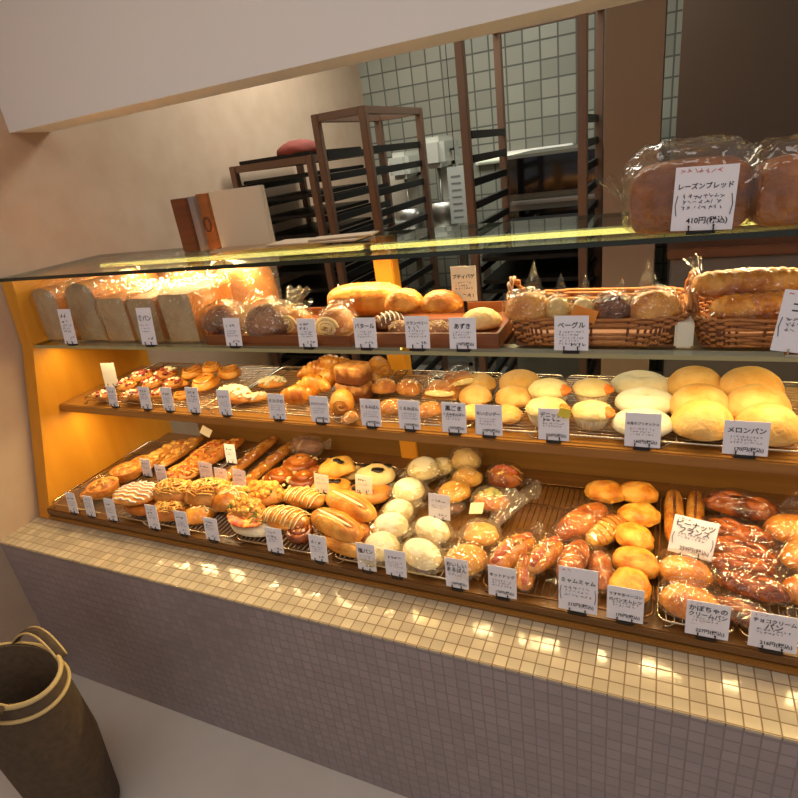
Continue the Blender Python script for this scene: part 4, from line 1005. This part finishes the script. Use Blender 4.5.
card(71, 341.5, 18, 307, ZG, ['~', '~'], None, 'price card in front of the two domed loaves', group=A, Y=1.0868)
card(149, 341, 19.5, 304, ZG, ['食パン'], None, 'price card in front of the square loaf ends', group=A, Y=1.0868)
card(234, 342, 19.5, 314, ZG, ['~'], None, 'price card in front of the dark loaves on the first wooden tray', group=A, Y=1.0868)
card(308, 342.5, 21, 314, ZG, ['~', '~'], None, 'price card beside the spiral loaf end on the glass shelf', group=A, Y=1.0868)
card(366, 344, 24, 314, ZG, ['バタール'], None, 'price card in front of the striped rye loaf', group=A, Y=1.0868)
card(418, 344.5, 25, 312, ZG, ['クランベリー', '~'], None, 'price card in front of the seeded loaves, with three title lines', group=A, Y=1.0868)
card(463, 345.5, 27, 314, ZG, ['あずき'], '170円(税込)', 'price card in front of the pale loaf by the basket handle', group=A, Y=1.0868)
card(571, 346, 32, 311, ZG, ['ベーグル'], None, 'tall list card with a slanted corner on the wicker basket', group=A, Y=1.0868, lines=5)
card(800, 350, 50, 288, ZG, ['コルネ'], None, 'large tilted card in front of the ridged loaves', tilt=7, pink=.7, brack=True, clip='steel', group=A, Y=1.0868)
P = atz(700, 222, G1T)
card(701, 222.5, 53, 158, G1T, ['レーズンブレッド'], '410円(税込)', 'large card on the glass top in front of the raisin loaf', pink=.75, brack=True, tilt=2, lean=-4, Y=1.108)
r = card(465, 300, 25, 265, ZG+.05, ['プティバゲ'], None, 'cream card raised on a clip above the golden loaves', paper=m_cardw, lean=-3, clip=None)
M().box((-.004, .001, -.05), (.004, .005, .03)).build('clip_stem', m_black, r, smooth=False)
A = 'price cards along the wooden shelf'
SC = [(114, 404, 12, 384, ['~'], None, 'first price card on the wooden shelf from the end panel'), (146.5, 406, 14.5, 384, ['~', '~'], None, 'second price card on the wooden shelf from the end panel'), (169, 408, 14, 385, ['~'], None, 'third price card on the wooden shelf from the end panel'), (195, 411, 16, 386, ['~', '~'], None, 'fourth price card on the wooden shelf, before the orange buns'), (226, 413, 15.5, 388, ['~'], None, 'fifth price card on the wooden shelf, before the crumble bread'),
 (278, 416, 19, 391, ['ミルクの'], None, 'price card beside the front croissant'), (320.5, 419, 20.5, 393, ['クロワッサン'], '170円(税込)', 'price card under the croissant pile'), (371.5, 423, 21.5, 396, ['くるみぱん'], '170円(税込)', 'price card in front of the chocolate loaves'), (410, 427, 22.5, 398, ['くるみぱん'], '170円(税込)', 'price card in front of the wrapped rolls'), (454.5, 430, 24.5, 400, ['黒ごま', 'くるみあんぱん'], '170円(税込)', 'price card in front of the taped sandwich bag'), (489, 433, 26.5, 402.5, ['ちいさいデー'], '170円(税込)', 'price card in front of the golden sugar buns'),
 (553.5, 438.5, 29, 407, ['デニッシュ', '~'], '200円(税込)', 'price card with yellow tape in front of the muffins'), (642, 443, 32, 409, ['お豆のブリオッシュ'], '140円(税込)', 'price card in front of the oval brioches'), (744.5, 452, 38, 418, ['メロンパン'], '170円(税込)', 'price card in front of the melon buns')]
for px, pb, w, pt, t, pr, lab in SC: card(px, pb, w, pt, S3T+.002, t, pr, lab, group=A, Y=1.092, lines=2 if len(t) > 1 else 3)
card(112, 385, 16, 362, ZS+.03, ['~'], None, 'blank back of a cream card standing among the bacon pastries', paper=m_cardw, bare=True, clip='black', yaw=8)
P = atz(553, 407, S3T); o = rbox('paper_tape', (-.012, -.0015, 0), (.012, -.0005, .02), m_tape, None, 0); 
for q in list(bpy.data.objects):
    if q.get('label', '').startswith('price card with yellow tape'): o.parent = q; o.location = (.022, .0, .062); o.rotation_euler = (radians(-8), radians(12), 0)
A = 'price cards along the deck front'
DC = [(74.5, 512, 13, 492, ['~'], None, 'first price card on the deck front from the end panel'), (92, 516, 13, 496, ['~', '~'], None, 'second price card on the deck front from the end panel'), (113.5, 520.5, 14, 499, ['~'], None, 'third deck card, before the stacked flat pie'), (154.5, 526.5, 15, 503, ['~', '~'], None, 'fourth deck card, before the front shredded cheese bun'), (184, 533, 16, 510, ['~'], None, 'fifth deck card, before the front glazed bun'), (213, 538, 17, 516, ['~', '~'], None, 'sixth deck card, beside the ham bread'),
 (276, 550.5, 19, 526, ['~', '~'], None, 'deck card between ham bread and spiral pastry'), (319, 556.5, 19.5, 531, ['~'], None, 'deck card in front of the cream rolls'), (367, 566.5, 20, 540, ['塩パン'], None, 'deck card in front of the white buns'), (396.5, 574.5, 22, 549, ['~'], None, 'deck card in front of the oval white bun'), (457.5, 587, 23, 558, ['おいしい', 'まるぱん'], '170円(税込)', 'deck card in front of the big yellow bagged bun'), (502.5, 594, 27.5, 564, ['ホットドッグ'], '170円(税込)', 'deck card in front of the hot dogs'),
 (577.5, 610, 36, 567, ['ミャムミャム'], '215円(税込)', 'large deck card with big title in front of the long rolls'), (624.5, 618, 33, 585, ['うすやきベーコン', 'のパンオムレツ'], '170円(税込)', 'deck card in front of the round yellow buns'), (706, 635, 37, 601, ['かぼちゃの', 'クリームパン'], '227円(税込)', 'deck card in front of the bagged orange buns'), (771, 650, 40, 615, ['チョコクリーム', 'パン'], '216円(税込)', 'deck card cut by the picture bottom in front of the braided breads')]
for px, pb, w, pt, t, pr, lab in DC:
    card(px, pb, w, pt, DT+.001, t, pr, lab, group=A, Y=.921, brack=(pt == 567), pink=.3 if pt in (601, 615, 567) else None, lines=2 if len(t) > 1 else 3)
A = 'price cards in the middle of the deck'
MC = [(148, 475, 12, 458, ['~'], 'mid-deck card beside the yellow cheese flatbreads', .035, 0), (163, 481, 14, 464, ['~'], 'mid-deck card beside the round pizza bread', .03, -3), (207, 478, 16, 461, ['~'], 'mid-deck card above the yellow shredded bun', .045, 2), (222, 483, 15, 467, ['~'], 'mid-deck card overlapping its neighbour before the tomato flatbread', .04, 2), (240, 489, 15.5, 468, ['~'], 'mid-deck card leaning at the end of the cheese sticks', .03, 6), (232, 462, 13, 443, ['~'], 'small white card upright among the tomato flatbreads', .03, 0),
 (322, 491, 16, 473, ['~'], 'mid-deck card stuck before the yellow raisin buns', .03, 4), (364, 492, 18, 474, ['~'], 'mid-deck card stuck before the black bean buns', .03, 4), (439.5, 518, 22, 493, ['~'], 'mid-deck card between the white buns and bagged yellow buns', .03, 2)]
for px, pb, w, pt, t, lab, dz, tl in MC: card(px, pb, w, pt, Z+dz, t, None, lab, tilt=tl, group=A, paper=m_cardw if px > 300 and px < 400 else None, lines=2)
card(689, 555, 39, 517, Z+.03, ['ピーナッツ', 'フランス'], '259円(税込)', 'large tilted card lying before the peanut cream baguettes', tilt=9, lean=-24, pink=.35, brack=True, lines=2)
P = atz(204, 433, Z+.05); o = rbox('blank_card', (-.022, -.0005, 0), (.022, .0005, .03), m_cardw, None, 0); o.location = (P.x, P.y, Z+.045); o.rotation_euler = (radians(-30), radians(25), 0); tag(o, 'blank tilted card at the back end of the flatbreads', 'card')

# ------------------------------------------------------------------ kitchen behind
m_post = plain('rack_post_orange_reflection', (132, 104, 86), .4, .5); m_dk = plain('dark_tray', (34, 32, 30), .45, .4); m_wall2 = plain('steel_panel', (122, 120, 108), .35, .6)  # post brown paints an orange reflection into stainless steel
def rack(x0, x1, y0, y1, zt, zs, lab, trays, group='bakery racks in the kitchen', pw=.032):
    r = tag(empty('bakery_rack', ((x0+x1)/2, (y0+y1)/2, 0)), lab, 'bakery rack', group); w, d = (x1-x0)/2, (y1-y0)/2
    for sx in (-1, 1):
        for sy in (-1, 1): rbox('post', (sx*w-pw/2, sy*d-pw/2, 0), (sx*w+pw/2, sy*d+pw/2, zt), m_post, r, .003)
    for sx in (-1, 1):
        m = M()
        for z in zs: m.box((sx*w-pw*.5-.003 if sx > 0 else -w+pw*.1, -d+pw/2, z), (sx*w-pw*.1 if sx > 0 else -w+pw*.5+.003, d-pw/2, z+.028))
        m.build('tray_runners', m_dk, r, smooth=False)
    for sy in (-1, 1): rbox('top_bar', (-w+pw/2, sy*d-.012, zt-.03), (w-pw/2, sy*d+.012, zt), m_post, r, .002)
    for sx in (-1, 1): rbox('top_bar', (sx*w-.012, -d+pw/2, zt-.03), (sx*w+.012, d-pw/2, zt), m_post, r, .002)
    for z in trays: rbox('baking_tray', (-w+pw*.6, -d+.02, z+.029), (w-pw*.6, d-.02, z+.045), m_dk, r, .003)
    return r
yA = 2.25; a = aty(316, 190, yA); l = aty(236, 190, yA)
zst = [.25+.085*k for k in range(16)]
rack(WALL+.06, a.x, yA, yA+.55, aty(270, 160, yA).z, zst, 'bakery rack full of dark trays against the plaster wall', zst[::1])
b = aty(374, 190, yA)
rack(a.x+.06, b.x, yA, yA+.6, 1.70, zst, 'narrow bakery rack with empty runners beside the tray rack', [])
p1 = aty(471, 200, yA); p2 = aty(583, 200, yA)
zc = [aty(525, y, yA).z for y in (232, 290, 262)]
rack(p1.x, p2.x, yA, yA+.55, 1.95, zst, 'wide bakery rack with steel posts tinted by a painted orange reflection in front of the oven', [zc[0]-.05, zc[1], zc[2]-.02, .9, .75])
# oven behind the wide rack
ox = tag(empty('deck_oven', ((p1.x+p2.x)/2+.08, 3.3, 0)), 'black glass-fronted oven standing behind the wide rack', 'oven')
rbox('body', (-.36, -.3, 0), (.36, .45, 1.43), m_wall2, ox, .01)
rbox('door', (-.33, -.325, 1.25), (.33, -.302, 1.415), plain('black_oven_glass', (12, 11, 11), .08), ox, .004)
rbox('door', (-.33, -.325, .80), (.33, -.302, 1.17), plain('black_oven_glass', (12, 11, 11), .08), ox, .004)
rbox('door_handle', (-.3, -.36, 1.20), (.3, -.325, 1.22), m_steel, ox, .004)
# steel worktop with machines
q0 = aty(376, 262, 2.9); q1 = aty(458, 250, 2.9)
wt = tag(empty('steel_worktop', ((q0.x+q1.x)/2, 3.25, 0)), 'stainless steel kitchen worktop between the racks', 'worktop'); ww = (q1.x-q0.x)/2+.02
rbox('top', (-ww, -.25, .98), (ww, .3, 1.02), m_steel, wt, .004); rbox('undershelf', (-ww+.03, -.22, .3), (ww-.03, .27, .33), m_steel, wt, .003)
for sx in (-1, 1):
    for sy in (-.2, .25): rbox('leg', (sx*(ww-.04)-.02, sy-.02, 0), (sx*(ww-.04)+.02, sy+.02, .98), m_steel, wt, .002)
m_mach = plain('machine_enamel', (188, 188, 176), .3)
def mixer(px, lab, s, zb=1.02):
    P = aty(px, 240, 3.2); r = tag(empty('dough_mixer', (P.x, 3.2, zb)), lab, 'mixer', 'dough mixers on the worktop')
    rbox('base', (-.07*s, -.12*s, 0), (.07*s, .12*s, .04*s), m_mach, r, .01*s); rbox('column', (-.05*s, .03*s, .04*s), (.05*s, .12*s, .38*s), m_mach, r, .015*s); rbox('head', (-.06*s, -.14*s, .36*s), (.06*s, .13*s, .50*s), m_mach, r, .025*s)
    M().lathe([(.03*s, .05*s), (.065*s, .06*s), (.08*s, .14*s), (.085*s, .20*s), (.08*s, .20*s), (.06*s, .08*s)], 24, c=(0, -.05*s, 0)).build('bowl', m_steel, r)
    M().tube([(0, -.05*s, .36*s), (0, -.05*s, .2*s), (.02*s, -.06*s, .14*s)], .008*s, 8).build('hook', m_steel, r)
    M().lathe([(.001, .0), (.016*s, .0), (.014*s, .012*s), (.001, .012*s)], 14, c=(.066*s, -.03*s, .43*s)).build('dial', m_black, r)
mixer(416, 'pale dough mixer on the worktop beside the white bin', 1.0); mixer(449, 'taller dough mixer on the worktop near the hanging chart', 1.1)
P = aty(400, 222, 3.12); w = 26*depth(P)/FPX; bn = tag(empty('white_bin', (P.x, 3.12, 1.02)), 'white plastic bin on the worktop beside the rack post', 'bin')
rbox('bin_body', (-w*.45, -.08, 0), (w*.45, .1, .12), m_white, bn, .01); rbox('bin_lid', (-w*.5, -.09, .121), (w*.5, .11, .14), plain('grey_lid', (166, 166, 160), .4), bn, .006)
P = aty(398, 190, 3.42); fl = tag(empty('flour_sack', (P.x, 3.42, 1.02)), 'pale upright flour sack on the worktop', 'sack'); M().blob(.11, .07, .34, .3, .05, 3, 90, 28, 16, .6, ez=.5).build('sack_body', plain('sack_paper', (176, 166, 148), .8), fl); M().blob(.07, .03, .05, .5, .1, 3, 91, 18, 8, .7, c=(0, 0, .40)).build('folded_top', plain('sack_paper2', (160, 150, 132), .8), fl)
a = aty(452, 166, 3.0); b = aty(463, 222, 3.0); ch = tag(empty('wall_chart', ((a.x+b.x)/2, 3.0, b.z)), 'narrow pale chart hanging beside the tinted rack post', 'chart'); cw = (b.x-a.x)/2+.03; chh = a.z-b.z
rbox('chart_sheet', (-cw, 0, 0), (cw, .006, chh), plain('chart_paper', (186, 190, 182), .6), ch, .001)
m = M()
for k in range(7): m.box((-cw*.6, -.001, chh*(.1+.12*k)), (cw*.5, 0, chh*(.13+.12*k)))
m.build('chart_marks', plain('chart_grey', (120, 124, 120), .7), ch, smooth=False); M().tube([(0, .003, chh), (0, .003, 2.55)], .002, 5).build('cord', m_black, ch)
# fluorescent tube of the kitchen
P = aty(522, 154, 3.74); kl = tag(empty('wall_lamp', (P.x, 3.74, P.z)), 'pale strip light on the kitchen wall above the oven', 'lamp')
rbox('fitting', (-.3, .012, -.03), (.3, .058, .03), m_white, kl, .005); M().tube([(-.28, 0, 0), (.28, 0, 0)], .014, 10).build('tube', emit('fluorescent', (226, 232, 200), .9), kl)
# shelf unit past the pillar
P = aty(700, 246, 1.95); su = tag(empty('kitchen_shelf_unit', (.36, 2.05, 0)), 'grey kitchen cabinet with brown top past the taupe pillar', 'cabinet'); rbox('cabinet_body', (-.34, -.1, 0), (.9, .3, P.z-.03), plain('cabinet_grey', (104, 96, 92), .5), su, .005); rbox('cabinet_top', (-.35, -.12, P.z-.03), (.92, .32, P.z), wood('brown_top', (98, 58, 34), (116, 70, 42)), su, .004)
P = aty(280, 152, 2.2); o = M().blob(.11, .08, .05, .5, .06, 3, 95).build('red_cloth_bundle', plain('red_cloth', (130, 50, 34), .8)); o.location = (P.x, yA+.1, aty(270, 160, yA).z); tag(o, 'reddish cloth bundle lying on top of the tray rack', 'cloth')

# ------------------------------------------------------------------ shopping bag by the counter
bagp = atz(8, 668, .5); bx, by = bagp.x, bagp.y
m_bagd = plain('bag_weave', (74, 58, 40), .8, vary=(92, 72, 50), scale=60); m_bagl = plain('bag_trim', (206, 178, 118), .6)
tb = tag(empty('tote_bag', (bx, by, 0)), 'dark woven tote bag with cream edging beside the tiled counter', 'bag')
def ring(z, rx, ry, n=40, wv=0): return [(rx*cos(2*pi*k/n), ry*sin(2*pi*k/n), z+wv*sin(4*pi*k/n+.6)) for k in range(n)]
m = M(); vs = []; n = 40
LV = [(.0, .11, .07), (.02, .13, .085), (.25, .15, .10), (.42, .15, .09), (.485, .155, .085), (.49, .147, .077), (.28, .14, .09)]
for z, rx, ry in LV: vs += ring(z, rx, ry, n, .006 if z > .5 else 0)
m.add(vs, [(i*n+j, i*n+(j+1) % n, (i+1)*n+(j+1) % n, (i+1)*n+j) for i in range(len(LV)-1) for j in range(n)]+[tuple(range(n-1, -1, -1))])
m.build('bag_body', m_bagd, tb)
M().tube(ring(.49, .153, .083, n, .006), .006, 6, closed=True).build('rim_binding', m_bagl, tb)
M().tube(ring(.45, .156, .090, n, .006), .005, 6, closed=True).build('trim_band', m_bagl, tb)
for s in (-1, 1):
    pts = [(-.09+.18*q, s*.075+(.03*s-.02)*sin(pi*q), .485+.05*sin(pi*q)**.8) for q in [i/20 for i in range(21)]]
    hd = M().tube(pts, .011, 8, flat=.5).build('handle', m_bagd, tb)
    for e in (-1, 1): M().tube([(p[0], p[1]+e*.011, p[2]+.001) for p in pts], .003, 6).build('edging', m_bagl, hd)
